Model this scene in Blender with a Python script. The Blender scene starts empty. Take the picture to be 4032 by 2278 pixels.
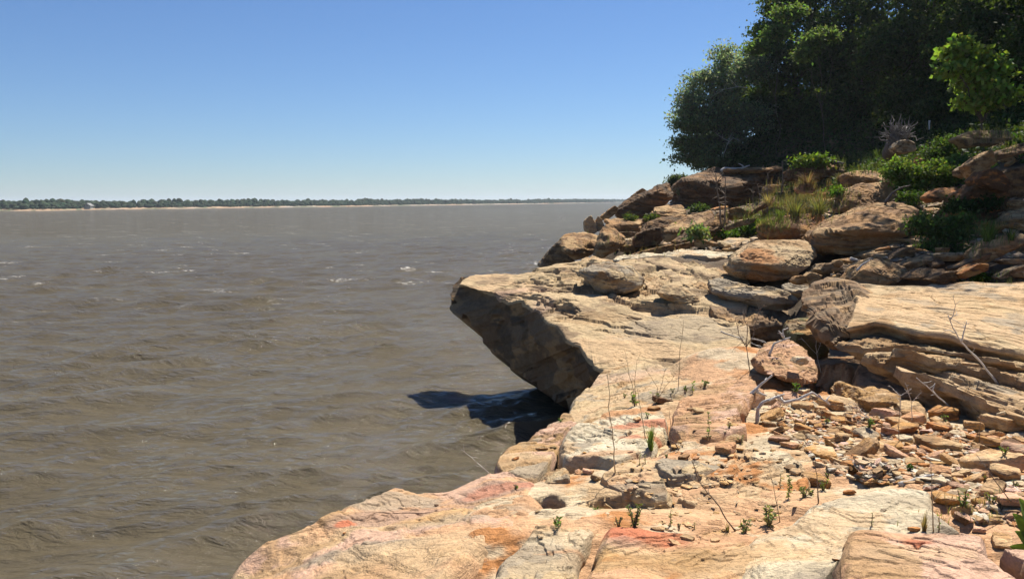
import bpy, bmesh, math
import numpy as np
from mathutils import Vector, Matrix

# ------------------------------------------------------------------ camera, sky, sun, exposure
SC = bpy.context.scene
COL = SC.collection
EYE = 4.2
FPX, CX, CY = 3261.0, 2016.0, 1139.0          # focal length and centre in photograph pixels
PITCH, ROLL = math.radians(6.08), math.radians(0.334)
cam_d = bpy.data.cameras.new('camera')
cam = bpy.data.objects.new('camera', cam_d); COL.objects.link(cam)
cam_d.sensor_width = 36.0; cam_d.lens = 36.0 * FPX / 4032.0
cam_d.clip_start = 0.05; cam_d.clip_end = 20000
RM = Matrix.Rotation(math.pi / 2 - PITCH, 3, 'X') @ Matrix.Rotation(-ROLL, 3, 'Z')
cam.matrix_world = Matrix.Translation((0, 0, EYE)) @ RM.to_4x4()
SC.camera = cam

SUN_AZ, SUN_EL = math.radians(35), math.radians(54)
SDIR = Vector((math.sin(SUN_AZ) * math.cos(SUN_EL), math.cos(SUN_AZ) * math.cos(SUN_EL), math.sin(SUN_EL)))
w = bpy.data.worlds.new('World'); SC.world = w; w.use_nodes = True
nt = w.node_tree
sky = nt.nodes.new('ShaderNodeTexSky'); sky.sky_type = 'NISHITA'; sky.sun_disc = False
sky.sun_elevation = SUN_EL; sky.sun_rotation = SUN_AZ
sky.altitude = 0; sky.air_density = 1.0; sky.dust_density = 0.0; sky.ozone_density = 4.0
bg = nt.nodes['Background']; bg.inputs['Strength'].default_value = 0.05
tint = nt.nodes.new('ShaderNodeMix'); tint.data_type = 'RGBA'; tint.blend_type = 'MULTIPLY'; tint.inputs['Factor'].default_value = 1.0
tint.inputs[7].default_value = (0.76, 0.925, 1.18, 1)
nt.links.new(sky.outputs[0], tint.inputs[6]); nt.links.new(tint.outputs[2], bg.inputs['Color'])
sd = bpy.data.lights.new('sun', 'SUN'); sd.energy = 5.0; sd.angle = math.radians(0.53); sd.color = (1.0, 0.94, 0.84)
so = bpy.data.objects.new('sun', sd); COL.objects.link(so)
so.rotation_euler = (-SDIR).to_track_quat('-Z', 'Y').to_euler(); so.location = (20, 20, 60)
SC.view_settings.view_transform = 'Standard'; SC.view_settings.look = 'None'
SC.view_settings.exposure = 0.8; SC.view_settings.gamma = 1.0
SC.render.engine = 'CYCLES'
SC.cycles.max_bounces = 6; SC.cycles.diffuse_bounces = 1; SC.cycles.glossy_bounces = 3
SC.cycles.transmission_bounces = 4; SC.cycles.transparent_max_bounces = 4
SC.cycles.use_denoising = True; SC.cycles.denoiser = 'OPENIMAGEDENOISE'; SC.cycles.denoising_input_passes = 'RGB_ALBEDO_NORMAL'; SC.cycles.denoising_prefilter = 'ACCURATE'

# ------------------------------------------------------------------ pixel helpers
CROP = {0: (0, 0, 1.0), 1: (2520, 0, 1.704), 2: (2100, 640, 2.576), 3: (3000, 640, 2.496), 4: (1700, 1000, 1.914),
        5: (2800, 1060, 2.091), 6: (2100, 1480, 1.8236), 7: (3000, 1480, 1.8236), 8: (800, 1700, 1.84)}
def S(k, u, v):
    a, b, s = CROP[k]; return a + u / s, b + v / s
def ray(px, py):
    d = RM @ Vector(((px - CX) / FPX, (CY - py) / FPX, -1.0)); return d
def atY(px, py, Y):
    d = ray(px, py); t = Y / d.y; return np.array((d.x * t, Y, EYE + d.z * t))
def atZ(px, py, z):
    d = ray(px, py); t = (z - EYE) / d.z; return np.array((d.x * t, d.y * t, z))

# ------------------------------------------------------------------ noise
_rg = np.random.RandomState(7)
_G = _rg.normal(size=(512, 3)); _G /= np.linalg.norm(_G, axis=1)[:, None]
def perlin(P, seed=0):
    P = np.asarray(P, float); i = np.floor(P).astype(np.int64); f = P - i
    u = f * f * f * (f * (f * 6 - 15) + 10); r = np.zeros(len(P))
    for c in range(8):
        o = np.array((c & 1, c >> 1 & 1, c >> 2 & 1)); q = i + o
        h = (q[:, 0] * 73856093) ^ (q[:, 1] * 19349663) ^ (q[:, 2] * 83492791) ^ (seed * 26544357 + 12345)
        h = (h ^ (h >> 13)) * 1274126177; h = (h ^ (h >> 16)) & 511
        wgt = np.prod(np.where(o, u, 1 - u), axis=1)
        r += wgt * np.einsum('ij,ij->i', _G[h], f - o)
    return r * 1.5
def fbm(P, octv=4, seed=0, gain=0.5, lac=2.03):
    r = np.zeros(len(P)); a = 1.0; P = np.asarray(P, float)
    for k in range(octv):
        r += a * perlin(P, seed + k * 17); P = P * lac + 3.7; a *= gain
    return r
def sst(a, b, x):
    t = np.clip((x - a) / (b - a), 0, 1); return t * t * (3 - 2 * t)

# ------------------------------------------------------------------ mesh helpers
def mesh_data(name, V, faces, mat=None, col=None, smooth=True, mats=None):
    """faces: list of int arrays, each (n, k)."""
    me = bpy.data.meshes.new(name); V = np.asarray(V, np.float32)
    me.vertices.add(len(V)); me.vertices.foreach_set('co', V.ravel())
    nl = sum(f.size for f in faces); npoly = sum(len(f) for f in faces)
    me.loops.add(nl); me.polygons.add(npoly)
    me.loops.foreach_set('vertex_index', np.concatenate([f.ravel() for f in faces]).astype(np.int32))
    tot = np.concatenate([np.full(len(f), f.shape[1], np.int32) for f in faces])
    st = np.concatenate(([0], np.cumsum(tot)[:-1])).astype(np.int32)
    me.polygons.foreach_set('loop_start', st)
    me.polygons.foreach_set('use_smooth', np.full(npoly, smooth, bool))
    me.update(calc_edges=True)
    if col is not None:
        at = me.color_attributes.new('Col', 'FLOAT_COLOR', 'POINT')
        c = np.ones((len(V), 4), np.float32); c[:, :3] = col
        at.data.foreach_set('color', c.ravel())
    if mat: me.materials.append(mat)
    me.validate()
    return me
def link(name, me, parent=None, loc=None):
    o = bpy.data.objects.new(name, me); COL.objects.link(o)
    if parent: o.parent = parent
    if loc is not None: o.location = loc
    return o
def tag(o, label=None, cat=None, group=None, kind=None):
    if label: o['label'] = label
    if cat: o['category'] = cat
    if group: o['group'] = group
    o['kind'] = kind or 'thing'
    return o
def empty(name, loc, label, cat, group=None):
    o = link(name, None, loc=loc); return tag(o, label, cat, group)
class MB:
    def __init__(s): s.V = []; s.F = {}; s.C = []; s.n = 0
    def add(s, V, *faces, col=None):
        V = np.asarray(V, float); s.V.append(V)
        for f in faces: s.F.setdefault(f.shape[1], []).append(f + s.n)
        if col is not None:
            c = np.asarray(col, float); s.C.append(np.broadcast_to(c, (len(V), 3)) if c.ndim == 1 else c)
        s.n += len(V)
    def mesh(s, name, mat, smooth=True, org=None):
        V = np.concatenate(s.V)
        if org is not None: V = V - np.asarray(org)
        return mesh_data(name, V, [np.concatenate(f) for f in s.F.values()], mat, np.concatenate(s.C) if s.C else None, smooth)
def tube(pts, radii, k=6):
    """tapered tube along a polyline"""
    P = np.asarray(pts, float); n = len(P); T = np.gradient(P, axis=0); T /= np.linalg.norm(T, axis=1)[:, None] + 1e-9
    ref = np.array((0.31, 0.22, 0.92)); A = np.cross(T, ref); bad = np.linalg.norm(A, axis=1) < 0.15
    A[bad] = np.cross(T[bad], (1, 0, 0)); A /= np.linalg.norm(A, axis=1)[:, None]; B = np.cross(T, A)
    a = np.arange(k) * 2 * np.pi / k; R = np.broadcast_to(np.asarray(radii, float), (n,))[:, None, None]
    V = P[:, None] + R * (np.cos(a)[None, :, None] * A[:, None] + np.sin(a)[None, :, None] * B[:, None])
    V = V.reshape(-1, 3); i = np.arange(n - 1)[:, None] * k; j = np.arange(k)[None]; j2 = (j + 1) % k
    Q = np.stack([i + j, i + j2, i + k + j2, i + k + j], -1).reshape(-1, 4)
    V = np.vstack([V, P[0], P[-1]]); c0, c1 = len(V) - 2, len(V) - 1; b = (n - 1) * k
    Tt = np.array([[c0, (q + 1) % k, q] for q in range(k)] + [[c1, b + q, b + (q + 1) % k] for q in range(k)])
    return V, Q, Tt
def wobble(p0, p1, n, amp, rng, sag=0.0):
    t = np.linspace(0, 1, n)[:, None]; P = np.asarray(p0) * (1 - t) + np.asarray(p1) * t
    L = np.linalg.norm(np.asarray(p1) - np.asarray(p0)); k = rng.normal(size=(n, 3)); k = (k + np.roll(k, 1, 0)) / 2
    k *= np.sin(np.pi * t) ** .5; P = P + k * amp * L; P[:, 2] -= sag * L * (np.sin(np.pi * t[:, 0])); return P

# ------------------------------------------------------------------ materials
def new_mat(name):
    m = bpy.data.materials.new(name); m.use_nodes = True; t = m.node_tree; t.nodes.clear()
    out = t.nodes.new('ShaderNodeOutputMaterial'); return m, t, out
def N(t, ty, **kw):
    n = t.nodes.new(ty)
    for k, v in kw.items():
        if k.startswith('i_'): n.inputs[k[2:].replace('_', ' ')].default_value = v
        else: setattr(n, k, v)
    return n
def noise(t, vec, scale, detail=4, rough=.55, dist=0):
    n = N(t, 'ShaderNodeTexNoise'); n.inputs['Scale'].default_value = scale; n.inputs['Detail'].default_value = detail
    n.inputs['Roughness'].default_value = rough; n.inputs['Distortion'].default_value = dist; t.links.new(vec, n.inputs['Vector']); return n
def ramp(t, fac, pts):
    r = N(t, 'ShaderNodeValToRGB'); el = r.color_ramp.elements
    while len(el) < len(pts): el.new(.5)
    for e, (p, c) in zip(el, pts): e.position = p; e.color = (c, c, c, 1) if not hasattr(c, '__len__') else (*c, 1)
    t.links.new(fac, r.inputs['Fac']); return r
def mix(t, a, b, fac, mode='MULTIPLY'):
    m = N(t, 'ShaderNodeMix', data_type='RGBA', blend_type=mode)
    if isinstance(fac, float): m.inputs['Factor'].default_value = fac
    else: t.links.new(fac, m.inputs['Factor'])
    for s, x in ((6, a), (7, b)):
        if isinstance(x, tuple): m.inputs[s].default_value = (*x, 1)
        else: t.links.new(x, m.inputs[s])
    return m.outputs[2]

def rock_material(name, bump=1.0, tilt=(0.1, 0.05)):
    m, t, out = new_mat(name)
    geo = N(t, 'ShaderNodeNewGeometry'); P = geo.outputs['Position']
    at = N(t, 'ShaderNodeAttribute', attribute_name='Col')
    n1 = noise(t, P, 9, 6, .65); n2 = noise(t, P, 55, 5, .7); n3 = noise(t, P, 2.2, 5, .6)
    mp = N(t, 'ShaderNodeMapping'); mp.inputs['Scale'].default_value = (2.5, 2.5, 26); mp.inputs['Rotation'].default_value = (tilt[0], tilt[1], 0)
    t.links.new(P, mp.inputs['Vector']); n4 = noise(t, mp.outputs[0], 1.6, 6, .7, .6)
    c = mix(t, at.outputs['Color'], ramp(t, n1.outputs[0], ((.28, .74), (.5, 1.0), (.72, 1.14))).outputs[0], 1.0)
    c = mix(t, c, ramp(t, n2.outputs[0], ((.3, .72), (.55, 1.03), (.8, 1.12))).outputs[0], .8)
    c = mix(t, c, ramp(t, n4.outputs[0], ((.3, (.80, .75, .70)), (.5, (1, 1, 1)), (.75, (1.08, 1.06, 1.04)))).outputs[0], .7)
    # dark lichen / soil specks that belong to the stone
    sp = noise(t, P, 24, 6, .75); spm = ramp(t, sp.outputs[0], ((.60, 0.0), (.70, 1.0)))
    g = noise(t, P, 1.7, 3, .5); gm = ramp(t, g.outputs[0], ((.48, 0.0), (.62, 1.0)))
    mm = N(t, 'ShaderNodeMath', operation='MULTIPLY'); t.links.new(spm.outputs[0], mm.inputs[0]); t.links.new(gm.outputs[0], mm.inputs[1])
    mm2 = N(t, 'ShaderNodeMath', operation='MULTIPLY'); t.links.new(mm.outputs[0], mm2.inputs[0]); mm2.inputs[1].default_value = .55
    c = mix(t, c, (.16, .13, .10), mm2.outputs[0], 'MIX')
    sx = N(t, 'ShaderNodeSeparateXYZ'); t.links.new(P, sx.inputs[0]); wz = N(t, 'ShaderNodeMath', operation='MULTIPLY_ADD'); t.links.new(n3.outputs[0], wz.inputs[0]); wz.inputs[1].default_value = -.5; t.links.new(sx.outputs[2], wz.inputs[2])
    wet = N(t, 'ShaderNodeMapRange'); wet.inputs[1].default_value = -.08; wet.inputs[2].default_value = .22; wet.inputs[3].default_value = .36; wet.inputs[4].default_value = 1.0; t.links.new(wz.outputs[0], wet.inputs[0])
    wc = N(t, 'ShaderNodeCombineColor'); [t.links.new(wet.outputs[0], wc.inputs[q]) for q in range(3)]; c = mix(t, c, wc.outputs[0], 1.0)
    b = N(t, 'ShaderNodeBsdfPrincipled'); b.inputs['Roughness'].default_value = .88; b.inputs['Specular IOR Level'].default_value = .25
    t.links.new(c, b.inputs['Base Color'])
    def add(x, y, k):
        q = N(t, 'ShaderNodeMath', operation='MULTIPLY_ADD'); t.links.new(x, q.inputs[0]); q.inputs[1].default_value = k
        if y is None: q.inputs[2].default_value = 0
        else: t.links.new(y, q.inputs[2])
        return q.outputs[0]
    mp2 = N(t, 'ShaderNodeMapping'); mp2.inputs['Scale'].default_value = (5, 9, 22); mp2.inputs['Rotation'].default_value = (tilt[0], tilt[1], .5)
    t.links.new(P, mp2.inputs['Vector']); n5 = noise(t, mp2.outputs[0], 1.0, 6, .65, 1.2)
    fl = ramp(t, n5.outputs[0], ((.44, 0.0), (.49, .7), (.6, .75), (.64, 1.0)))
    h = add(n1.outputs[0], None, .034); h = add(n2.outputs[0], h, .011); h = add(n4.outputs[0], h, .03); h = add(fl.outputs[0], h, .012)
    bp = N(t, 'ShaderNodeBump'); bp.inputs['Strength'].default_value = .75 * bump; bp.inputs['Distance'].default_value = 1.0
    t.links.new(h, bp.inputs['Height']); t.links.new(bp.outputs[0], b.inputs['Normal'])
    t.links.new(b.outputs[0], out.inputs[0]); return m
ROCK = rock_material('sandstone')

def leaf_material(name, trans=.35, rough=.5, spec=.4):
    m, t, out = new_mat(name)
    at = N(t, 'ShaderNodeAttribute', attribute_name='Col')
    d = N(t, 'ShaderNodeBsdfPrincipled'); d.inputs['Roughness'].default_value = rough; d.inputs['Specular IOR Level'].default_value = spec
    tr = N(t, 'ShaderNodeBsdfTranslucent'); t.links.new(at.outputs['Color'], d.inputs['Base Color'])
    yc = mix(t, at.outputs['Color'], (1.25, 1.2, .45) if trans < .6 else (1.0, 1.05, .62), 1.0); t.links.new(yc, tr.inputs['Color'])
    ms = N(t, 'ShaderNodeMixShader'); ms.inputs[0].default_value = trans
    t.links.new(d.outputs[0], ms.inputs[1]); t.links.new(tr.outputs[0], ms.inputs[2]); t.links.new(ms.outputs[0], out.inputs[0]); return m
LEAF = leaf_material('leaf', .48, .62, .18)
LEAF2 = leaf_material('silvery_leaf', .62, .6, .2)
GRASS = leaf_material('grass_blade', .4, .6, .2)
def wood_material(name, c1, c2, scale=30):
    m, t, out = new_mat(name); tc = N(t, 'ShaderNodeNewGeometry'); P = tc.outputs['Position']
    n = noise(t, P, scale, 6, .7, 1.0); r = ramp(t, n.outputs[0], ((.3, c1), (.7, c2)))
    b = N(t, 'ShaderNodeBsdfPrincipled'); b.inputs['Roughness'].default_value = .85; t.links.new(r.outputs[0], b.inputs['Base Color'])
    bp = N(t, 'ShaderNodeBump'); bp.inputs['Strength'].default_value = .6; bp.inputs['Distance'].default_value = .02
    t.links.new(n.outputs[0], bp.inputs['Height']); t.links.new(bp.outputs[0], b.inputs['Normal']); t.links.new(b.outputs[0], out.inputs[0]); return m
BARK = wood_material('bark', (.05, .04, .03), (.14, .11, .09))
DRIFT = wood_material('driftwood', (.36, .33, .29), (.68, .64, .58))
STALK = wood_material('dry_stalk', (.10, .07, .05), (.26, .19, .13))
STRAW = wood_material('straw_stalk', (.30, .22, .12), (.52, .42, .26))

# ------------------------------------------------------------------ stone palettes (linear albedo)
C = dict(peach=(.62, .38, .225), cream=(.60, .43, .265), tan=(.44, .285, .15), buff=(.55, .42, .26), ochre=(.50, .30, .12), orange=(.50, .23, .085), red=(.58, .19, .10),
         pink=(.62, .41, .31), grey=(.37, .315, .245), pale=(.62, .53, .39), white=(.66, .59, .46), brown=(.24, .15, .085), dark=(.11, .085, .06),
         umber=(.17, .10, .06), yellow=(.60, .39, .19), mauve=(.41, .28, .22), dull=(.27, .19, .12), terra=(.57, .34, .20), green=(.16, .15, .07), soil=(.10, .072, .045))
PAL = dict(ground=('peach', 'cream', 'orange', 'pale'), ledge2=('peach', 'cream', 'pink', 'tan'), cream=('cream', 'buff', 'tan', 'grey'), tongue=('buff', 'cream', 'buff', 'dull'), ledge=('tan', 'cream', 'pink', 'grey'), pink=('pink', 'peach', 'pink', 'tan'),
           white=('white', 'pale', 'grey', 'cream'), yellow=('peach', 'yellow', 'orange', 'cream'), red=('terra', 'terra', 'pink', 'tan'), orange=('orange', 'ochre', 'umber', 'tan'),
           brown=('dull', 'brown', 'tan', 'dark'), grey=('grey', 'dull', 'buff', 'dark'), tan=('tan', 'buff', 'dull', 'brown'), ochre=('ochre', 'tan', 'cream', 'brown'),
           mauve=('mauve', 'pink', 'brown', 'grey'), olive=('green', 'dull', 'ochre', 'dull'), gold=('yellow', 'cream', 'ochre', 'pale'), lit=('buff', 'tan', 'cream', 'dull'), umber=('umber', 'brown', 'orange', 'dark'))
def paint(P, pal, seed, scale=1.0, spots=()):
    a, b, c, d = (np.array(C[k]) for k in PAL[pal])
    q = P * np.array((1, 1, 2.2)) / scale
    w1 = sst(-.12, .3, fbm(q * 1.3, 4, seed + 3)); w2 = sst(.18, .42, fbm(q * 2.1 + 9, 4, seed + 31)); w3 = sst(.2, .45, fbm(q * 1.7 - 5, 5, seed + 57, .6))
    col = a + (b - a) * w1[:, None]; col = col + (c - col) * w2[:, None]; col = col + (d - col) * (.8 * w3)[:, None]
    for (x, y, r, cc, k) in spots:          # iron stains and weathered patches: (world x, world y, radius pair, colour, strength)
        dx = (P[:, 0] - x) / r[0]; dy = (P[:, 1] - y) / r[1]
        m = 1 - np.sqrt(dx * dx + dy * dy) + .55 * fbm(P * 3.0, 4, seed + 77)
        m = sst(0, .45, m) * k; col = col + (np.array(C[cc]) - col) * m[:, None]
    return col * np.array((.88, .845, .76))

# ------------------------------------------------------------------ ground: control points, thin-plate spline
gp = []
def gz(px, py, z): gp.append(atZ(px, py, z))
def gy(px, py, Y): gp.append(atY(px, py, Y))
def gw(x, y, z): gp.append(np.array((x, y, z), float))
for a in [(1500, 2278, 2.2), (2000, 2278, 2.42), (3000, 2278, 2.45), (4032, 2278, 2.52), (1750, 2080, 2.25), (2400, 2000, 2.38), (3000, 2000, 2.45), (4032, 2000, 2.6),
          (2250, 1850, 2.2), (2700, 1800, 2.36), (3300, 1800, 2.42), (2420, 1650, 2.05), (2750, 1600, 2.2), (3100, 1600, 2.24), (3500, 1660, 2.12), (3300, 1700, 2.3), (3700, 1740, 2.3), (4032, 1800, 2.4),
          (4032, 1710, 2.1), (2600, 1480, 2.0), (2900, 1500, 2.22), (3200, 1540, 2.16), (3700, 1590, 1.9)]: gz(*a)
for a in [(2110, 1905, 2.3), (2330, 1985, 2.47), (2450, 1972, 2.5), (2550, 1990, 2.5), (2700, 2015, 2.5), (2850, 2015, 2.5), (3000, 1990, 2.5), (3100, 1950, 2.5)]: gz(*a)
for a in [(3250, 1420, 12.6), (3100, 1380, 15.2), (3600, 1500, 11.0), (4200, 1500, 10.5), (2900, 1330, 16.4), (2900, 1190, 17.8), (3060, 1215, 16.8), (2750, 1160, 18.3), (3100, 1095, 18.4), (3700, 1300, 13.8), (4200, 1200, 13), (3300, 1110, 15.5), (3600, 1085, 15), (4032, 1120, 13.5), (3050, 1075, 19), (2750, 1045, 21.8), (2450, 1040, 22),
          (2500, 1005, 26.5), (2800, 985, 27), (3000, 950, 23), (3250, 960, 21), (3500, 930, 20), (3700, 980, 17.5), (4000, 1010, 15.5), (4032, 880, 18), (3800, 850, 20.5), (3500, 800, 24), (3250, 830, 26), (3000, 860, 29),
          (2700, 900, 33), (2480, 930, 34), (2400, 950, 34.5), (2600, 860, 38), (2900, 830, 38), (2600, 820, 44), (2500, 830, 46), (2800, 810, 46), (3100, 760, 40), (3300, 720, 37), (3500, 680, 34), (4032, 700, 23),
          (4032, 560, 28), (3700, 590, 34), (3400, 640, 42), (3150, 660, 48), (2900, 680, 52), (2740, 720, 54)]: gy(*a)
for a in [(-1.6, 3, 1.0), (-1.6, 5, .6), (-.4, 6.5, .8), (.3, 8, .8), (.9, 10, .5), (1.4, 12, -.3), (1.3, 15, -.8), (.6, 18, -.8), (.2, 21, -.6), (.6, 25, -.8), (1.0, 30, -.8), (1.6, 35, -.8), (2.4, 40, -.8), (4.6, 46, -.6), (8, 55, -.8), (13, 66, -.8), (16, 80, -.8),
          (-3.5, 4, -1.2), (-2, 8, -1.2), (-1, 12, -1.3), (-2, 18, -1.3), (-1, 25, -1.3), (0, 40, -1.3), (3, 50, -1.3), (7, 60, -1.3), (2.6, 13, .7), (3.2, 15.5, .9), (2.2, 17.5, .9), (2.2, 19.5, 1.9),
          (0, .8, 2.5), (3, 1, 2.6), (6, 3, 2.8), (9, 6, 3.3), (14, 12, 5.0), (20, 20, 7), (26, 30, 9.5), (30, 45, 11), (28, 60, 11), (22, 65, 9), (17, 62, 7.5), (25, 80, 9), (40, 60, 13), (-2, .5, 2.0)]: gw(*a)
gp = np.array(gp)
def _tps(r2): return np.where(r2 > 1e-12, r2 * np.log(np.maximum(r2, 1e-12)) * .5, 0)
_n = len(gp); _r2 = ((gp[:, None, :2] - gp[None, :, :2]) ** 2).sum(-1)
_A = np.zeros((_n + 3, _n + 3)); _A[:_n, :_n] = _tps(_r2) + .05 * np.eye(_n); _A[:_n, _n] = 1; _A[:_n, _n + 1:] = gp[:, :2]; _A[_n:, :_n] = _A[:_n, _n:].T
_W = np.linalg.solve(_A, np.concatenate((gp[:, 2], np.zeros(3))))
def ground_smooth(XY):
    r = np.zeros(len(XY))
    for s in range(0, len(XY), 40000):
        q = XY[s:s + 40000]; r2 = ((q[:, None] - gp[None, :, :2]) ** 2).sum(-1)
        r[s:s + 40000] = _tps(r2) @ _W[:_n] + _W[_n] + q @ _W[_n + 1:]
    return r
def ground_z(XY):
    XY = np.asarray(XY, float); z = ground_smooth(XY); P = np.c_[XY, np.zeros(len(XY))]
    far = sst(9, 18, XY[:, 1])
    near = 1 - sst(7.5, 9.5, XY[:, 1]); z -= .03 * near + .38 * sst(22, 30, XY[:, 1])
    z += .035 * fbm(P * .9, 4, 5) + far * .14 * fbm(P * .45, 4, 11)
    st = fbm(P * np.array((1.1, 1.9, 1)), 4, 21); z += .022 * sst(-.02, .01, st) + .018 * sst(.2, .22, st) + .02 * sst(-.25, -.23, st)
    z += .03 * far * fbm(P * 3, 3, 33)
    for (x, y, rx, ry, dpt) in PITS:      # open gaps between the plates
        e = np.sqrt(((XY[:, 0] - x) / rx) ** 2 + ((XY[:, 1] - y) / ry) ** 2) + .35 * fbm(P * 5, 3, 61); z -= dpt * (1 - sst(.75, 1.05, e))
    return z
PITS = []
for k, u, v, rx, ry, dpt in [(6, 520, 905, .12, .07, .14), (6, 95, 950, .12, .13, .35), (6, 225, 660, .2, .12, .35), (7, 700, 800, .12, .07, .2), (7, 420, 1440, .1, .14, .3)]:
    a_ = atZ(*S(k, u, v), 2.4); PITS.append((a_[0], a_[1], rx, ry, dpt))
for (u, v, Y_, rx, ry, dpt) in [(1010, 720, 10.3, .62, 1.2, .5), (1330, 960, 9.6, .7, .7, .4), (820, 640, 11.2, .5, .9, .3), (1000, 840, 9.3, .6, 1.0, .3)]: a_ = atY(*S(5, u, v), Y_); PITS.append((a_[0], a_[1], rx, ry, dpt))
def build_ground():
    r = [0.9]
    while r[-1] < 95: r.append(r[-1] * (1.0042 if r[-1] < 14 else 1.008) + .0005)
    r = np.array(r); th = np.radians(np.concatenate((np.linspace(-42, -18, 60)[:-1], np.linspace(-18, 38, 420), np.linspace(38, 62, 50)[1:])))
    R, T = np.meshgrid(r, th, indexing='ij'); XY = np.c_[(R * np.sin(T)).ravel(), (R * np.cos(T)).ravel()]
    Z = ground_z(XY); V = np.c_[XY, Z]; n, m = R.shape
    i = np.arange(n - 1)[:, None] * m + np.arange(m - 1)[None]; Q = np.stack([i, i + 1, i + m + 1, i + m], -1).reshape(-1, 4)
    keep = Z[Q].max(1) > -1.0; Q = Q[keep]
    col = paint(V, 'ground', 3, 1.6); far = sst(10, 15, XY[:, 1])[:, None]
    c2 = paint(V, 'brown', 9, 2.0) * .62; so_ = sst(-.1, .25, fbm(V * .6, 4, 41))[:, None]; c2 = c2 + (np.array(C['soil']) - c2) * so_  # bank soil, its colour darkened so gaps between rocks read as shade
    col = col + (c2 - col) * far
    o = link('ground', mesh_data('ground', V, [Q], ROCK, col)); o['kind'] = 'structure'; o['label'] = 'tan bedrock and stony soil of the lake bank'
build_ground()

# ------------------------------------------------------------------ slabs: bedrock plates with a traced outline, stepped top and layered sides
def slab(name, label, pts, z, depth, pal, seed, N_=260, K=70, M=14, R=.06, und=.02, flake=.014, strata=.03, undercut=.0, jag=.03, crown=.0, cat='rock',
         group=None, spots=(), center=None, fscale=1.0, mode='z', pscale=1.0, tdir=(1.2, 2.6), ang=None, wallpal=None):
    """pts: pixel outline of the top face; z: one height, a list (one per point), or distances with mode 'y'."""
    rng = np.random.RandomState(seed); n = len(pts)
    zz = [z] * n if not hasattr(z, '__len__') else z
    W = np.array([(atZ(p[0], p[1], q) if mode == 'z' else atY(p[0], p[1], q)) for p, q in zip(pts, zz)])
    seg = np.linalg.norm(np.roll(W, -1, 0) - W, axis=1); cum = np.concatenate(([0], np.cumsum(seg))); L = cum[-1]
    s = np.arange(N_) * L / N_; idx = np.searchsorted(cum, s, 'right') - 1; f = ((s - cum[idx]) / seg[idx])[:, None]
    Wn = np.vstack([W, W[:1]]); Bd = Wn[idx] * (1 - f) + Wn[idx + 1] * f
    for _ in range(2): Bd = (np.roll(Bd, 1, 0) + 2 * Bd + np.roll(Bd, -1, 0)) / 4
    A = np.c_[W[:, :2], np.ones(n)]; pl = np.linalg.lstsq(A, W[:, 2], rcond=None)[0]
    c = W.mean(0) if center is None else (atZ(*center[:2], center[2]) if mode == 'z' else atY(*center))
    out = Bd[:, :2] - c[:2]; out /= np.linalg.norm(out, axis=1)[:, None]
    jit = fbm(Bd * 2.2 / fscale, 3, seed) * jag + .12 * jag * np.sign(fbm(Bd * 4 / fscale, 2, seed + 1))
    Bd[:, :2] += out * (jit - jag * .3)[:, None]
    t = 1 - (1 - np.linspace(0.012, 1, K)) ** 1.25
    XY = c[None, None, :2] + (Bd[None, :, :2] - c[None, None, :2]) * t[:, None, None]
    dz = Bd[:, 2] - (Bd[:, :2] @ pl[:2] + pl[2])
    Z = XY @ pl[:2] + pl[2] + dz[None] * (t ** 2)[:, None]
    dist = (1 - t)[:, None] * np.linalg.norm(Bd[:, :2] - c[:2], axis=1)[None]
    e = np.clip(1 - dist / R, 0, 1); Z = Z - R * (1 - np.sqrt(np.maximum(1 - e * e, 0))) + crown * (1 - t[:, None] ** 2)
    P = np.c_[XY.reshape(-1, 2), np.zeros(K * N_)] + seed * 3.1
    q = P / fscale; ang = .5 + seed if ang is None else ang; ca, sa = math.cos(ang), math.sin(ang)
    qr = np.c_[(q[:, 0] * ca + q[:, 1] * sa) * tdir[0], (-q[:, 0] * sa + q[:, 1] * ca) * tdir[1], q[:, 2]]
    d = und * fbm(q * 1.1, 3, seed + 2)
    st = fbm(qr * .8, 5, seed + 4, .55); st2 = fbm(qr * 2.3 + 4, 4, seed + 6, .55)
    d += flake * (sst(-.03, 0.0, st) + sst(.16, .18, st) + sst(-.3, -.285, st)) + .45 * flake * sst(.1, .125, st2)
    ck = np.abs(fbm(q * np.array((1.0, 1.0, 1)) * .75 + 11, 4, seed + 8)); d -= flake * 2.2 * (1 - sst(.0, .022, ck)) * sst(.0, .2, fbm(q * .8, 2, seed + 9))
    fade = np.clip(dist / (R * .8), .25, 1).ravel(); Z = Z.ravel() + d * fade
    V = [np.c_[XY.reshape(-1, 2), Z]]
    ze = Z.reshape(K, N_)[-1]; z0 = Bd[:, :2] @ pl[:2] + pl[2] + dz
    for k in range(1, M + 1):
        wv = k / M; zz_ = ze - wv * depth
        q3 = np.c_[Bd[:, :2] * .55, (zz_ + .25 * fbm(np.c_[Bd[:, :2] * .5, 0 * ze], 2, seed)) * 9] / fscale
        prof = strata * (fbm(q3, 4, seed + 12, .6) + .12 * np.sign(perlin(q3 * np.array((.5, .5, 1.7)), seed + 13))) - undercut * wv + R * .25 * min(1, wv * 4)
        V.append(np.c_[Bd[:, :2] + out * prof[:, None], zz_])
    V = np.vstack(V); tot = K + M
    i = np.arange(tot - 1)[:, None] * N_; j = np.arange(N_)[None]; j2 = (j + 1) % N_
    area = (W[:, 0] * np.roll(W[:, 1], -1) - np.roll(W[:, 0], -1) * W[:, 1]).sum()
    Q = np.stack([i + j, i + N_ + j, i + N_ + j2, i + j2], -1).reshape(-1, 4)
    T = np.stack([np.full(N_, len(V)), np.arange(N_), (np.arange(N_) + 1) % N_], -1)
    V = np.vstack([V, [[c[0], c[1], V[:N_, 2].mean()]]])
    if area < 0: Q = Q[:, ::-1]; T = T[:, ::-1]
    col = paint(V, pal, seed, pscale, spots)
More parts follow.
